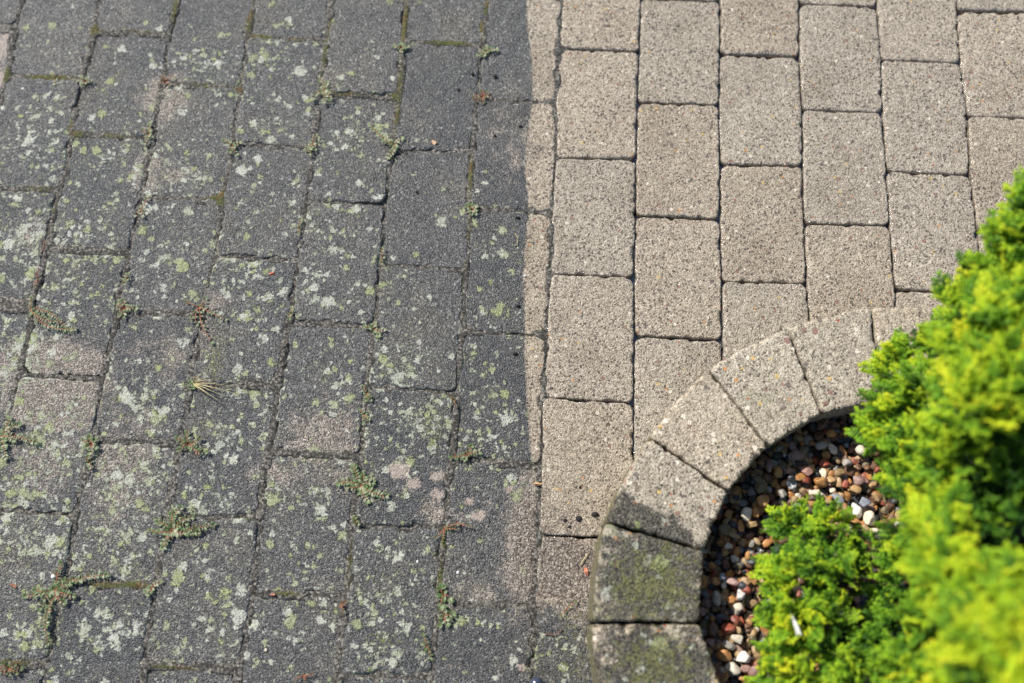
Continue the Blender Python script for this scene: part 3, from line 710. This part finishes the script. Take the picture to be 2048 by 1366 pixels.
# height map so pebbles rest on each other
HM = {}
hx0, hy0, hs = GCX-.34, GCY-.34, .004
hm = np.full((171, 171), .039)
def drop(x, y, w, h, sink=.35):
    i0 = int((x-hx0)/hs); j0 = int((y-hy0)/hs); r = max(1, int(min(w, h)/2*.85/hs))
    a, b, c, d = max(0, i0-r), min(171, i0+r+1), max(0, j0-r), min(171, j0+r+1)
    if a >= b or c >= d: return .05
    patch = hm[a:b, c:d]; base = np.percentile(patch, 70)
    t = min(w, h)*.8
    z = base+t*.5*(1-sink)
    ii, jj = np.mgrid[a:b, c:d]; rad = np.hypot((ii-i0)/max(1, r), (jj-j0)/max(1, r))
    topz = z+t*.5*np.sqrt(np.clip(1-rad**2, 0, 1))
    hm[a:b, c:d] = np.where(rad <= 1, np.maximum(patch, topz), patch)
    return z
def rand_in_ring():
    while True:
        a = RNG.uniform(0, 2*math.pi); r = (GR-.003)*math.sqrt(RNG.uniform(0, 1)); x, y = GCX+r*math.cos(a), GCY+r*math.sin(a)
        return x, y
disc = [(GCX+(GR+.02)*math.cos(t), GCY+(GR+.02)*math.sin(t), .039) for t in np.linspace(0, 2*math.pi, 49)[:-1]]
tag(link('bed_soil', mesh('bed_soil', disc, [list(range(48))], mat_plain('bed_soil', (.035, .025, .017), .9, .4, 120), smooth=False)), kind='structure')
# bottom layer and the part under the conifer: uncountable gravel, one object
mats = list(PM); vs, fs, off, mi = [], [], 0, []
wts = np.array([.20, .16, .035, .008, .05, .12, .035, .06, .15, .22, .006, .05]); wts /= wts.sum()
for k in range(3300):
    x, y = rand_in_ring(); w = RNG.uniform(.012, .022); h = w*RNG.uniform(.65, .95)
    V = pebble_shape(IV2, w, h, w*.6, RNG); a = RNG.uniform(0, 6.28); ca, sa = math.cos(a), math.sin(a)
    V = V@np.array([[ca, sa, 0], [-sa, ca, 0], [0, 0, 1]]); z = drop(x, y, w, h, .45) if k < 2500 else None
    q = np.array([x, y, 0])
    if z is None:
        if not hidden_by_shrub((x, y, .06)): continue
        z = drop(x, y, w, h, .35)
    z = min(z, .067)
    vs.append(V+[x, y, z]); fs.append(IF2+off); off += len(V); mi += [int(RNG.choice(len(mats), p=wts))]*len(IF2)
me = mesh('gravel', np.concatenate(vs), np.concatenate(fs))
for k in mats: me.materials.append(PM[k])
me.polygons.foreach_set('material_index', np.array(mi, np.int32))
tag(link('gravel', me), 'mixed brown and grey gravel filling the bed beneath the pebbles', 'gravel', kind='stuff')
hm = np.clip(hm, .039, .067)
PX = [ # px, py, w, h (photo px), angle deg, colour, label
(1645,961,28,28,0,'orange','plump orange pebble at the tip of the sunlit gravel patch'),(1681,943,26,18,15,'tan','glossy tan pebble just above the plump orange one'),
(1719,958,28,22,-20,'rose','pinkish red pebble tucked under the right-hand foliage'),(1666,958,19,17,0,'tan','small tan pebble wedged right of the plump orange one'),
(1681,966,12,24,0,'tan','narrow upright tan pebble in the sunlit patch'),(1694,968,17,20,10,'red','small brick-red pebble in the sunlit patch'),
(1715,978,22,19,0,'tan','knobbly golden tan pebble right of the brick-red one'),(1667,979,13,12,0,'cream','tiny cream pebble in the sunlit patch'),
(1681,997,30,20,-25,'bluegrey','blue-grey angular pebble left in the sunlit patch'),(1699,991,21,22,0,'orange','speckled orange pebble between two blue-grey ones'),
(1733,1004,30,20,-25,'bluegrey','blue-grey pebble with a white tip, right in the sunlit patch'),(1690,1018,30,34,20,'orange','large golden orange pebble left of the bright white one'),
(1715,1020,25,33,10,'white','bright rough white pebble in the middle of the sunlit patch'),(1744,1036,25,30,10,'cream','pale two-toned pebble right of the bright white one'),
(1757,1066,32,25,-10,'cream','smooth cream pebble lowest in the sunlit patch'),(1714,1042,18,12,0,'orange','small orange pebble under the bright white one'),
(1697,925,24,18,20,'speck','speckled pale pebble touching the foliage above the patch'),(1765,1100,22,14,0,'rose','pinkish pebble between the two foliage masses'),
(1670,846,22,19,0,'brown','brown block-shaped pebble high under the kerb'),(1648,846,20,20,0,'brown','squarish brown pebble left of its twin under the kerb'),
(1667,867,22,20,0,'orange','dim rust pebble below the two squarish brown ones'),(1647,888,27,24,20,'speck','greenish speckled stone in the shaded upper gravel'),
(1596,908,34,22,-10,'rose','long dull pink pebble in the shaded gravel'),(1612,898,18,26,20,'olive','upright olive pebble right of the long pink one'),
(1558,942,17,23,15,'orange','orange pebble catching a spot of sun in the shade'),(1616,941,25,21,-15,'rose','rounded pinkish pebble in the shaded gravel'),
(1602,952,26,16,10,'orange','rust pebble half under the rounded pinkish one'),(1582,940,24,13,10,'rose','thin pinkish grey pebble beside the sun-spotted orange one'),
(1586,958,19,17,0,'slate','purplish dark round pebble in the shade'),(1521,958,28,18,-30,'olive','olive tan pebble near the inner kerb corner'),
(1528,999,24,26,0,'orange','vivid orange round pebble left of the front foliage'),(1498,1027,26,28,0,'cream','pale tan disc-shaped pebble in the shade'),
(1513,1026,14,24,0,'orange','orange pebble peeping from behind the pale disc'),(1483,1050,16,24,20,'orange','pointed orange pebble below the pale disc'),
(1452,1057,26,22,-20,'olive','dull greenish pebble by the kerb corner'),(1458,1091,20,16,10,'cream','dim cream pebble near the kerb joint'),
(1508,1048,24,16,15,'tan','tan and white pebble beside the front foliage'),(1523,976,32,22,-10,'olive','dark olive stone in the shaded gravel'),
(1567,985,18,30,20,'speck','pointed speckled stone beside the front foliage tip'),(1540,930,18,28,-15,'rose','dark pink upright pebble close to the kerb'),
(1484,1190,27,22,10,'white','brilliant white pebble between the mossy kerb and foliage'),(1464,1199,16,17,0,'orange','orange pebble left of the brilliant white one'),
(1479,1214,21,18,0,'cream','beige pebble below the brilliant white one'),(1437,1195,22,29,0,'speck','olive speckled stone in the kerb shadow'),
(1433,1160,20,18,0,'orange','rusty oval pebble in the kerb shadow'),(1447,1154,14,17,0,'bluegrey','small blue pebble beside the rusty oval'),
(1493,1162,18,26,-35,'tan','angular tan pebble above the brilliant white one'),(1445,1232,26,20,20,'slate','dark slate pebble below the olive speckled stone'),
(1472,1241,16,20,0,'red','brick-red pebble with a white fleck'),(1459,1258,27,26,0,'red','deep red lump of stone in half shade'),
(1480,1261,20,12,-20,'tan','thin sandy orange pebble above the pinkish cream one'),(1478,1278,26,18,-15,'cream','pinkish cream pebble touching the front foliage'),
(1463,1291,30,16,-20,'speck','black and white speckled stone'),(1450,1310,33,25,-15,'orange','big ochre pebble half in sunlight near the bottom'),
(1490,1316,33,23,15,'white','greenish white pebble right of the big ochre one'),(1467,1336,31,23,-25,'cream','smooth cream oval pebble below the big ochre one'),
(1423,1322,27,20,-20,'slate','black angular pebble beside the lowest kerb stone'),(1428,1258,20,28,-15,'brown','tall brown pebble in the kerb shadow'),
(1423,1285,18,22,0,'rose','dim pinkish pebble beneath the tall brown one'),(1494,1338,20,14,0,'rose','pale pink grey pebble right of the cream oval'),
(1511,1344,24,22,30,'rose','mottled pink and violet pebble by the lower foliage'),(1500,1361,36,15,-5,'orange','bright orange flat pebble on the bottom edge'),
(1453,1353,13,28,-30,'orange','orange shard below the cream oval'),(1421,1353,18,26,10,'rose','grey-pink pebble in the bottom corner of the bed'),
(1433,1342,15,15,0,'brown','small brown pebble near the bottom edge'),(1405,1223,18,17,0,'rose','dull pink pebble touching the mossy kerb'),
(1449,1171,13,11,0,'cream','tiny dim cream pebble in the kerb shadow'),(1466,1163,28,16,-10,'rose','mauve flat pebble in the kerb shadow'),
(1520,1366,20,16,0,'cream','pale pebble cut by the bottom edge'),(1660,1000,18,14,0,'tan','light tan pebble over the front foliage tip'),
(1592,998,22,16,-20,'tan','orange-flecked pale pebble at the foliage tip'),(1640,985,24,14,-10,'cream','pale brown pebble below the plump orange one')]
MM = 1/ (FPX/(CAMH-GZ))
def place_pebble(x, y, w, h, a, key, label, group, big=True, sink=.3, z=None):
    t = min(w, h)*RNG.uniform(.62, .85)
    V = pebble_shape(IV, w, h, t, RNG); ca, sa = math.cos(a), math.sin(a)
    V = V@np.array([[ca, sa, 0], [-sa, ca, 0], [0, 0, 1]]); tx, ty = RNG.normal()*.15, RNG.normal()*.15
    V[:, 2] += V[:, 0]*tx+V[:, 1]*ty
    if z is None: z = drop(x, y, w, h, sink)
    o = link('pebble', mesh('pebble', V, IF, PM[key]), loc=(x, y, z))
    return tag(o, label, 'pebble', group)
placed = []
for px, py, w, h, a, key, lab in PX:
    p = back(px, py, .067); placed.append((p[0], p[1], (w+h)/2*MM*.5))
# fillers first (they lie lower), then the measured ones on top
cand = []; tries = 0
while len(cand) < 236 and tries < 9000:
    tries += 1
    x, y = rand_in_ring(); q = project((x, y, .055))[0]
    if not (1385 < q[0] < 1870 and 800 < q[1] < 1372) or hidden_by_shrub((x, y, .055)): continue
    w = RNG.uniform(.011, .0205)
    if any(math.hypot(x-c[0], y-c[1]) < (w+c[2])*.36 for c in cand): continue
    if any(math.hypot(x-c[0], y-c[1]) < c[2]*.72+w*.1 for c in placed): continue
    cand.append((x, y, w))
import re
refs = []
for px, py, w, h, a, key, lab in PX:
    sh = re.match(r'(.*?(pebble|stone|lump|shard|disc))', lab).group(1)
    refs.append((px, py, sh))
cnt = {}
for r_ in refs: cnt[r_[2]] = cnt.get(r_[2], 0)+1
refs = [r_ for r_ in refs if cnt[r_[2]] == 1]
used = {}
todo = []
for x, y, w in cand:
    key = mats[int(RNG.choice(len(mats), p=wts))]
    q = project((x, y, .065))[0]
    best = None
    size = 'tiny' if w < .0155 else ('small' if w < .019 else 'fair-sized')
    for px, py, sh in sorted(refs, key=lambda t: math.hypot(t[0]-q[0], t[1]-q[1]))[:4]:
        dx, dy = q[0]-px, q[1]-py
        if abs(dx) > 2.2*abs(dy): wd = 'right of' if dx > 0 else 'left of'
        elif abs(dy) > 2.2*abs(dx): wd = 'below' if dy > 0 else 'above'
        else: wd = ('lower ' if dy > 0 else 'upper ')+('right of' if dx > 0 else 'left of')
        lab = '%s %s pebble %s the %s' % (size, PEB[key][0], wd, sh)
        if best is None: best = lab
        if lab not in used: best = lab; break
    used[best] = used.get(best, 0)+1
    place_pebble(x, y, w, w*RNG.uniform(.62, .95), RNG.uniform(0, 6.28), key, best, '%s pebbles filling the gravel bed' % PEB[key][0], sink=.4)
for px, py, w, h, a, key, lab in PX:
    p = back(px, py, .067)
    z = min(drop(p[0], p[1], w*MM, h*MM, .25), .078)
    place_pebble(p[0], p[1], w*MM*1.06, h*MM*1.06, math.radians(a), key, lab, 'pebbles of the gravel bed', z=max(z, .060))

# ------------------------------------------------------------------ creeping weeds in the joints
M_LEAF = mat_leafy('weed_leaf', [(0, (.17, .07, .035)), (.22, (.12, .085, .035)), (.4, (.07, .085, .022)), (.62, (.085, .15, .04)), (.82, (.16, .22, .085)), (1, (.34, .35, .21))], .5, .2)
M_STEM = mat_plain('weed_stem', (.34, .11, .06), .6, .35, 400)
M_DRY = mat_plain('dry_straw', (.50, .42, .22), .7, .3, 300)
def leaf(p, d, L, wdt, tilt, V, F, T, tone):
    d = np.array([d[0], d[1], 0]); d /= np.linalg.norm(d)+1e-9; s = np.array([-d[1], d[0], 0]); n = np.array([0, 0, 1.0])
    b = len(V)
    for f, ww in ((0, .15), (.25, .8), (.55, 1.0), (.82, .7), (1, .12)):
        c = p+d*L*f+n*(math.sin(f*2.2)*L*.28*tilt)
        V.append(c-s*wdt*ww+n*wdt*.25*ww); V.append(c); V.append(c+s*wdt*ww+n*wdt*.25*ww); T += [tone-.08*f]*3
    for k in range(4):
        for q in range(2):
            a = b+k*3+q; F.append([a, a+1, a+4, a+3])
def weed(cx, cy, tips, label, name='creeping_weed', leafpx=9, tone=.55, dens=1.0, stem=True, lift=.004):
    c = back(cx, cy); c[2] = 0
    root = tag(link(name, None, loc=c), label, 'weed', 'creeping weeds rooted in the joints')
    rs = np.random.default_rng(int(cx*7+cy))
    SV, SF, V, F, T = [], [], [], [], []
    px = 1/(FPX/CAMH)
    for tx, ty in tips:
        e = back(tx, ty)-c; e[2] = 0; Ln = np.linalg.norm(e); 
        if Ln < 1e-4: continue
        n = max(3, int(Ln/.004)); side = np.array([-e[1], e[0], 0])/Ln; bend = rs.uniform(-.16, .16)*Ln
        pts = [e*t+side*bend*math.sin(t*math.pi)+np.array([0, 0, .0015+lift*math.sin(t*2.4)*(1+rs.uniform(-.2, .2))]) for t in np.linspace(0, 1, n+1)]
        v, f = tube(pts, [px*1.05*(1-.45*k/n) for k in range(n+1)], 5)
        o = len(SV); SV += v; SF += [[q+o for q in ff] for ff in f]
        stepn = max(1, int(round(1.35/dens)))
        for k in range(0, n+1, stepn):
            d = pts[min(k+1, n)]-pts[max(k-1, 0)]; a0_ = math.atan2(d[1], d[0])
            for sg in (-1, 1):
                aa = a0_+sg*rs.uniform(.8, 1.5); L = leafpx*px*rs.uniform(.55, 1.15)*(1-.25*k/n)
                leaf(pts[k], (math.cos(aa), math.sin(aa)), L, L*rs.uniform(.22, .32), rs.uniform(.1, 1.2), V, F, T, float(np.clip(tone+.06+rs.normal()*.26, 0, 1)))
        for q in range(3):
            aa = a0_+rs.uniform(-.7, .7); L = leafpx*px*.8
            leaf(pts[-1], (math.cos(aa), math.sin(aa)), L, L*.28, .6, V, F, T, float(np.clip(tone+.1+rs.normal()*.15, 0, 1)))
    if stem: link('stem', mesh('stem', SV, SF, M_STEM), root)
    V = np.array(V); T = np.array(T)
    link('foliage', mesh('foliage', V, F, M_LEAF, attrs={'tone': np.stack([T, T, T], 1)}), root)
def star(cx, cy, r, n=6, seed=0, sq=.8):
    rs = random.Random(seed+cx*13+cy)
    return [(cx+r*rs.uniform(.5, 1)*math.cos(t), cy+r*sq*rs.uniform(.5, 1)*math.sin(t)) for t in [rs.uniform(0, 1)+k*2*math.pi/n for k in range(n)]]
weed(112, 1180, [(55,1192),(215,1150),(100,1285),(125,1128),(148,1192),(85,1215),(140,1165),(130,1205),(95,1250),(160,1160),(75,1180)], 'largest creeping weed, star-shaped, near the lower left corner', leafpx=11)
weed(345, 1062, [(428,1050),(330,1085),(362,1018),(398,1064),(305,1062),(385,1035),(345,1030),(320,1045),(375,1065),(330,1095),(372,1048)], 'dense green weed mat at the joint left of lower centre', leafpx=11, tone=.6)
weed(722, 972, [(680,966),(772,992),(708,936),(735,1002),(745,965),(700,975),(728,950)], 'bushy bright weed with oval leaves, above the lower middle', leafpx=12, tone=.72)
weed(5, 872, [(72,886),(20,840),(15,915),(-20,880),(40,850),(30,880)], 'green weed cut by the left edge of the picture', leafpx=11, tone=.65)
weed(400, 615, [(375,605),(452,640),(425,685),(412,600),(385,640),(395,650),(420,625)], 'straggling weed with long bare red stems at left centre', leafpx=9, tone=.5, dens=.7)
weed(62, 620, [(150,660),(65,600),(110,645),(130,655)], 'caterpillar-like leafy sprig pointing right near the left edge', leafpx=9, tone=.5)
weed(790, 290, [(742,253),(777,316),(803,280),(790,300),(770,285)], 'forked sprig with pale leaves left of the plain dark pavers', leafpx=10, tone=.85)
weed(378, 890, [(357,878),(412,906),(375,868),(400,880),(362,900),(395,900)], 'compact reddish green weed below the dry grass tuft', leafpx=10, tone=.5)
weed(185, 890, star(185,890,20,6), 'round green weed above the narrow joint at lower left', leafpx=10, tone=.7)
weed(250, 618, star(250,618,24,7), 'tufted weed at the joint right of the caterpillar-like sprig', leafpx=9, tone=.6)
weed(648, 182, [(640,160),(662,200),(628,198),(650,205),(655,170)], 'pale grey-green weed at the joint top left of centre', leafpx=10, tone=.9)
weed(333, 165, star(333,165,16,6), 'small dried pinkish weed at the bleached corner', leafpx=7, tone=.2)
weed(298, 270, [(300,252),(292,288),(305,275),(288,262)], 'small weed with a red bud in the second joint row', leafpx=8, tone=.7)
weed(466, 293, [(450,283),(475,310),(462,305),(480,288)], 'tiny sprawling weed with red centre beside a mossy joint', leafpx=9, tone=.7)
weed(626, 288, [(634,275),(612,300),(632,300),(620,310)], 'grey-green weed below the pale one, top left of centre', leafpx=8, tone=.85)
weed(803, 98, star(803,98,14,5), 'faded little weed at the mossy corner near the top', leafpx=9, tone=.85)
weed(972, 105, [(958,112),(992,102),(975,98),(968,112)], 'flat pale weed across the joint near the top middle', leafpx=10, tone=.9)
weed(965, 195, star(965,195,18,7), 'rusty orange and green weed tuft right of the sooty pavers', leafpx=8, tone=.25)
weed(945, 422, star(945,420,15,5), 'yellow-green weed left of the washed line', leafpx=9, tone=.85)
weed(284, 420, [(296,398),(276,432),(288,432)], 'sparse weed with blue-green leaf tips at a rounded corner', leafpx=9, tone=.8, dens=.6)
weed(172, 165, star(172,165,14,5), 'little weed with one bright green leaf near the upper left', leafpx=8, tone=.8)
weed(600, 458, [(603,444),(598,470)], 'tiny pale weed in an upright joint at centre left', leafpx=6, tone=.8)
weed(766, 515, [(766,500),(764,528)], 'tiny speckled weed left of the plain sooty paver', leafpx=7, tone=.7)
weed(748, 660, [(733,655),(768,662),(750,650),(758,672)], 'pale twin-tufted weed at the middle joint', leafpx=9, tone=.9)
weed(735, 787, [(728,775),(742,800),(732,800)], 'upper of the two small weeds in one upright joint', leafpx=8, tone=.7)
weed(730, 830, [(722,820),(738,838),(728,845)], 'lower of the two small weeds in one upright joint', leafpx=8, tone=.75)
weed(935, 910, [(905,915),(958,906),(942,895),(930,918)], 'green weed with a long orange runner beside a dark joint', leafpx=10, tone=.6)
weed(888, 1058, [(942,1054),(872,1075),(900,1050),(885,1080),(915,1058)], 'orange brown stringy weed with a green heart', leafpx=6, tone=.3)
weed(888, 1190, [(883,1178),(900,1196),(884,1210)], 'glossy large-leaved weed sprouting low in the joint', leafpx=15, tone=.75, dens=.5)
weed(890, 1230, [(884,1215),(905,1228),(884,1248),(895,1245)], 'second glossy weed just below the large-leaved one', leafpx=12, tone=.75, dens=.6)
weed(855, 1292, [(848,1272),(862,1315),(856,1300)], 'thin weed with blue-green leaves near the bottom middle', leafpx=8, tone=.65)
weed(305, 1175, [(295,1182),(322,1165),(300,1188)], 'faded weed at the end of a mossy joint, lower left', leafpx=9, tone=.8)
weed(20, 1337, star(20,1337,24,7,sq=.5), 'reddish weed mat on the bottom left joint', leafpx=9, tone=.4)
weed(180, 925, [(178,915),(183,935)], 'small pair of leaves below the round green weed', leafpx=8, tone=.55)
weed(88, 498, [(92,485),(84,508)], 'short red-stemmed sprig near the left edge', leafpx=4, tone=.2)
weed(78, 560, [(80,540),(74,575)], 'withered brown sprig below the short red one', leafpx=5, tone=.1)
weed(256, 558, [(258,550),(252,568)], 'two-leaf seedling above the tufted weed', leafpx=7, tone=.7)
weed(583, 628, [(585,618),(580,638)], 'small pale seedling where two joints meet at centre left', leafpx=7, tone=.85)
weed(712, 1042, [(710,1036),(716,1048)], 'single blue-green seedling below the bushy bright weed', leafpx=8, tone=.85)
weed(608, 1352, star(870,1352,2,1)[:0]+[(590,1362),(625,1348),(612,1362)], 'dark red straggly weed on the bottom edge', leafpx=5, tone=.15)
weed(1130, 1222, [(1150,1206),(1122,1230)], 'green grassy sprig lying on the blackened paver by the kerb', leafpx=7, tone=.75, dens=.6)
weed(680, 1210, [(690,1205),(688,1222)], 'crumpled brown weed at a joint in the lower middle', leafpx=7, tone=.15)
weed(112, 160, [(108,150),(112,170)], 'pale pink-centred seedling on the mossy top left joint', leafpx=7, tone=.9)
weed(908, 800, [(902,795),(912,812)], 'tiny buff weed right of the olive lichen crust', leafpx=5, tone=.3)

# dry grass tuft
c = back(388, 768); c[2] = .001
t = tag(link('grass_tuft', None, loc=c), 'dry straw-coloured grass tuft fanning to the right across a joint', 'grass tuft')
SV, SF = [], []
for k, (tx, ty) in enumerate([(487,793),(452,812),(440,762),(470,775),(425,758),(410,790),(430,800),(418,745),(460,800),(400,752),(448,785)]):
    e = back(tx, ty)-back(388, 768); pts = [e*f+np.array([0, .0, .012*math.sin(f*3)+.001]) for f in np.linspace(0, 1, 7)]
    v, f = tube(pts, [.0009*(1-.8*q/6) for q in range(7)], 4); o = len(SV); SV += v; SF += [[q+o for q in ff] for ff in f]
link('blades', mesh('blades', SV, SF, M_DRY), t)
V, F, T = [], [], []
for k in range(16):
    a = random.uniform(0, 6.28); leaf(np.array([random.uniform(-.006, .003), random.uniform(-.01, .006), 0]), (math.cos(a), math.sin(a)), .008, .0011, 1.0, V, F, T, .75)
T = np.array(T); link('green_blades', mesh('green_blades', np.array(V), F, M_LEAF, attrs={'tone': np.stack([T, T, T], 1)}), t)
# twigs
def stick(name, pts, r, mat, label, cat, group=None, z=.0022):
    c = back(*pts[0]); P3 = [back(*p)-c+np.array([0, 0, z]) for p in pts]; c[2] = 0
    P3 = [p*(1-f)+q*f for p, q in zip(P3[:-1], P3[1:]) for f in (0, .33, .66)]+[P3[-1]]
    v, f = tube(P3, [r*(1-.4*i/len(P3)) for i in range(len(P3))], 6)
    return tag(link(name, mesh(name, v, f, mat), loc=c), label, cat, group)
M_TWIG = mat_plain('twig', (.20, .15, .10), .8, .4, 300)
stick('twig', [(577,684),(566,694),(553,706)], .0009, M_TWIG, 'short grey-brown twig lying on a paver at centre left', 'twig', 'bits of twig')
stick('twig', [(1090,1268),(1110,1270),(1125,1258)], .0007, mat_plain('red_twig', (.22, .10, .07), .8), 'hair-thin reddish twig on the blackened paver near the kerb', 'twig', 'bits of twig')
stick('straw', [(1030,468),(1036,478),(1034,490),(1028,492)], .0006, M_DRY, 'curled straw on the crusted paver left of the washed line', 'straw')
stick('straw', [(1160,1130),(1172,1112),(1178,1105)], .0008, M_DRY, 'pale straw leaning against the foot of the kerb', 'straw')
stick('twig', [(775,0),(800,4),(828,2),(838,8)], .0008, M_TWIG, 'forked twig on the top edge of the picture', 'twig', 'bits of twig')

# flakes, crumbs
def flake(px, py, w, h, a, col, name, label, cat):
    V = []; k = 14; rs = random.Random(px)
    for i in range(k):
        t = 2*math.pi*i/k; q = rs.uniform(.75, 1.1); V.append((w*q*math.cos(t)/2, h*q*math.sin(t)/2, .0012+.0016*math.cos(t*2)))
    V.append((0, 0, .0028)); F = [[i, (i+1) % k, k] for i in range(k)]
    b = len(V); V += [(x, y, z-.0009) for x, y, z in V]; F += [[f[2]+b, f[1]+b, f[0]+b] for f in F]+[[(i+1) % k, i, i+b, (i+1) % k+b] for i in range(k)]
    c = back(px, py); ca, sa = math.cos(a), math.sin(a)
    V = [(x*ca-y*sa, x*sa+y*ca, z) for x, y, z in V]
    tag(link(name, mesh(name, V, F, mat_plain(name, col, .7, .35, 400), smooth=False), loc=(c[0], c[1], .0005)), label, cat)
flake(868, 285, .011, .008, -.5, (.62, .40, .24), 'dry_leaf', 'tan leaf scrap on a plain sooty paver near the top', 'leaf scrap')
flake(544, 548, .009, .006, .5, (.60, .16, .07), 'dry_leaf', 'orange-red leaf scrap on a lichened paver at left centre', 'leaf scrap')
flake(28, 1172, .014, .006, -.4, (.30, .13, .07), 'dry_leaf', 'curled brown leaf scrap near the lower left edge', 'leaf scrap')
flake(1075, 968, .014, .005, 0, (.62, .36, .18), 'dry_leaf', 'thin orange leaf scrap by the washed line, lower middle', 'leaf scrap')
flake(1172, 1143, .006, .013, .3, (.50, .18, .10), 'dry_leaf', 'reddish leaf scrap at the foot of the kerb', 'leaf scrap')
flake(546, 1190, .008, .004, 0, (.55, .22, .14), 'dry_leaf', 'pinkish leaf scrap in a joint, lower left', 'leaf scrap')
M_CRUMB = mat_plain('dark_soil', (.018, .015, .013), .95, .4, 500)
def crumb(px, py, r, label, mat=M_CRUMB, name='soil_crumb', cat='soil crumb', flat=.7):
    V = IV2*(1+.5*(RNG.random(len(IV2))[:, None]-.5)); V = V*[r*.78*RNG.uniform(.7, 1.3), r*.78*RNG.uniform(.7, 1.3), r*.78*flat]; c = back(px, py)
    tag(link(name, mesh(name, V, IF2, mat, smooth=False), loc=(c[0], c[1], r*flat*.5)), label, cat, cat+'s on the paving')
crumb(945, 149, .0042, 'left crumb of the black pair near the top, left of the joint'); crumb(990, 153, .0042, 'right crumb of the black pair near the top')
crumb(917, 180, .0028, 'small black crumb just below left of the pair near the top'); crumb(1041, 253, .0035, 'black crumb beside the washed line, upper middle')
crumb(990, 272, .0032, 'black crumb on the browned half of a split paver'); crumb(833, 384, .0030, 'lone black crumb on the plain sooty paver')
crumb(1030, 708, .0048, 'black crumb on a split paver at the middle'); crumb(1036, 612, .0038, 'elongated black crumb on the split paver above the middle')
crumb(1190, 1029, .0055, 'largest soil crumb, at the kerb foot joint'); crumb(1157, 1038, .0045, 'soil crumb second from the kerb foot')
crumb(1130, 1041, .0035, 'soil crumb third from the kerb foot'); crumb(1160, 975, .0028, 'single small soil crumb on the beige paver by the kerb'); crumb(1139, 1054, .0030, 'soil crumb lowest of the cluster by the kerb')
crumb(1035, 436, .0042, 'black crumb in the joint beside the washed line'); crumb(852, 790, .0001+.002, 'speck of soil on the crusted lichen paver')
MW = PM['white']
crumb(110, 1153, .0062, 'white pebble resting on the largest creeping weed', MW, 'pebble', 'white pebble', .8)
crumb(916, 1145, .0036, 'small white stone chip on the damp paver in the lower middle', MW, 'stone_chip', 'stone chip', .5)
crumb(1050, 552, .0030, 'white stone chip exactly on the washed line', MW, 'stone_chip', 'stone chip', .5)
crumb(835, 1123, .0028, 'white stone chip on the lichened paver left of lower middle', MW, 'stone_chip', 'stone chip', .5)
crumb(532, 1300, .0032, 'cream stone chip on a dark paver near the bottom', PM['cream'], 'stone_chip', 'stone chip', .5)

# white feather caught in the foliage
c = back(1588, 1246, .215)
fe = link('feather', None, loc=c); tag(fe, 'small white feather caught in the front foliage', 'feather')
MF = mat_plain('feather_white', (.85, .83, .78), .6, .08, 200, trans=.3)
V, F, T = [], [], []
for k in range(60):
    f = k/59; p = np.array([-.003+.007*f, .009-.020*f, .003*math.sin(f*3)]); sg = 1 if k % 2 else -1
    aa = math.atan2(-.03, .012)+sg*.6; leaf(p, (math.cos(aa), math.sin(aa)), .0065*(1-.4*f)*(.4+f), .0006, .4*sg, V, F, T, 1)
link('vane', mesh('vane', np.array(V), F, MF), fe)
v, f = tube([(-.004, .013, 0), (0, 0, .002), (.005, -.013, 0)], [.0006, .0005, .0002], 5); link('shaft', mesh('shaft', v, f, MF), fe)

# dark plastic tip poking in at the bottom edge
c = back(1073, 1366, .012)
M_NZ = mat_plain('blue_black_plastic', (.035, .045, .075), .22, .15, 100, coat=.6, bump=0)
nz = tag(link('nozzle', None, loc=c), 'dark blue-grey glossy rounded tip poking in at the bottom edge', 'nozzle tip')
prof = [(0.0, .0105), (.002, .0103), (.004, .0092), (.0062, .0070), (.0078, .0040), (.0084, .0001)]
def lathe_y(prof, n=28):
    V = []; F = []
    for y_, r in prof:
        for k in range(n): t = 2*math.pi*k/n; V.append((r*math.cos(t), y_, r*math.sin(t)))
    for i in range(len(prof)-1):
        for k in range(n): F.append([i*n+k, (i+1)*n+k, (i+1)*n+(k+1) % n, i*n+(k+1) % n])
    return V, F
V, F = lathe_y(prof); link('cap', mesh('cap', V, F, M_NZ), nz)
V, F = lathe_y([(-.012, .0122), (-.0118, .0128), (-.001, .0128), (.0, .0118), (.0002, .0105)]); link('collar', mesh('collar', V, F, M_NZ), nz)
V, F = lathe_y([(-.12, .009), (-.012, .009)]); link('tube', mesh('tube', V, F, mat_plain('lance_metal', (.25, .25, .26), .35, .1)), nz)
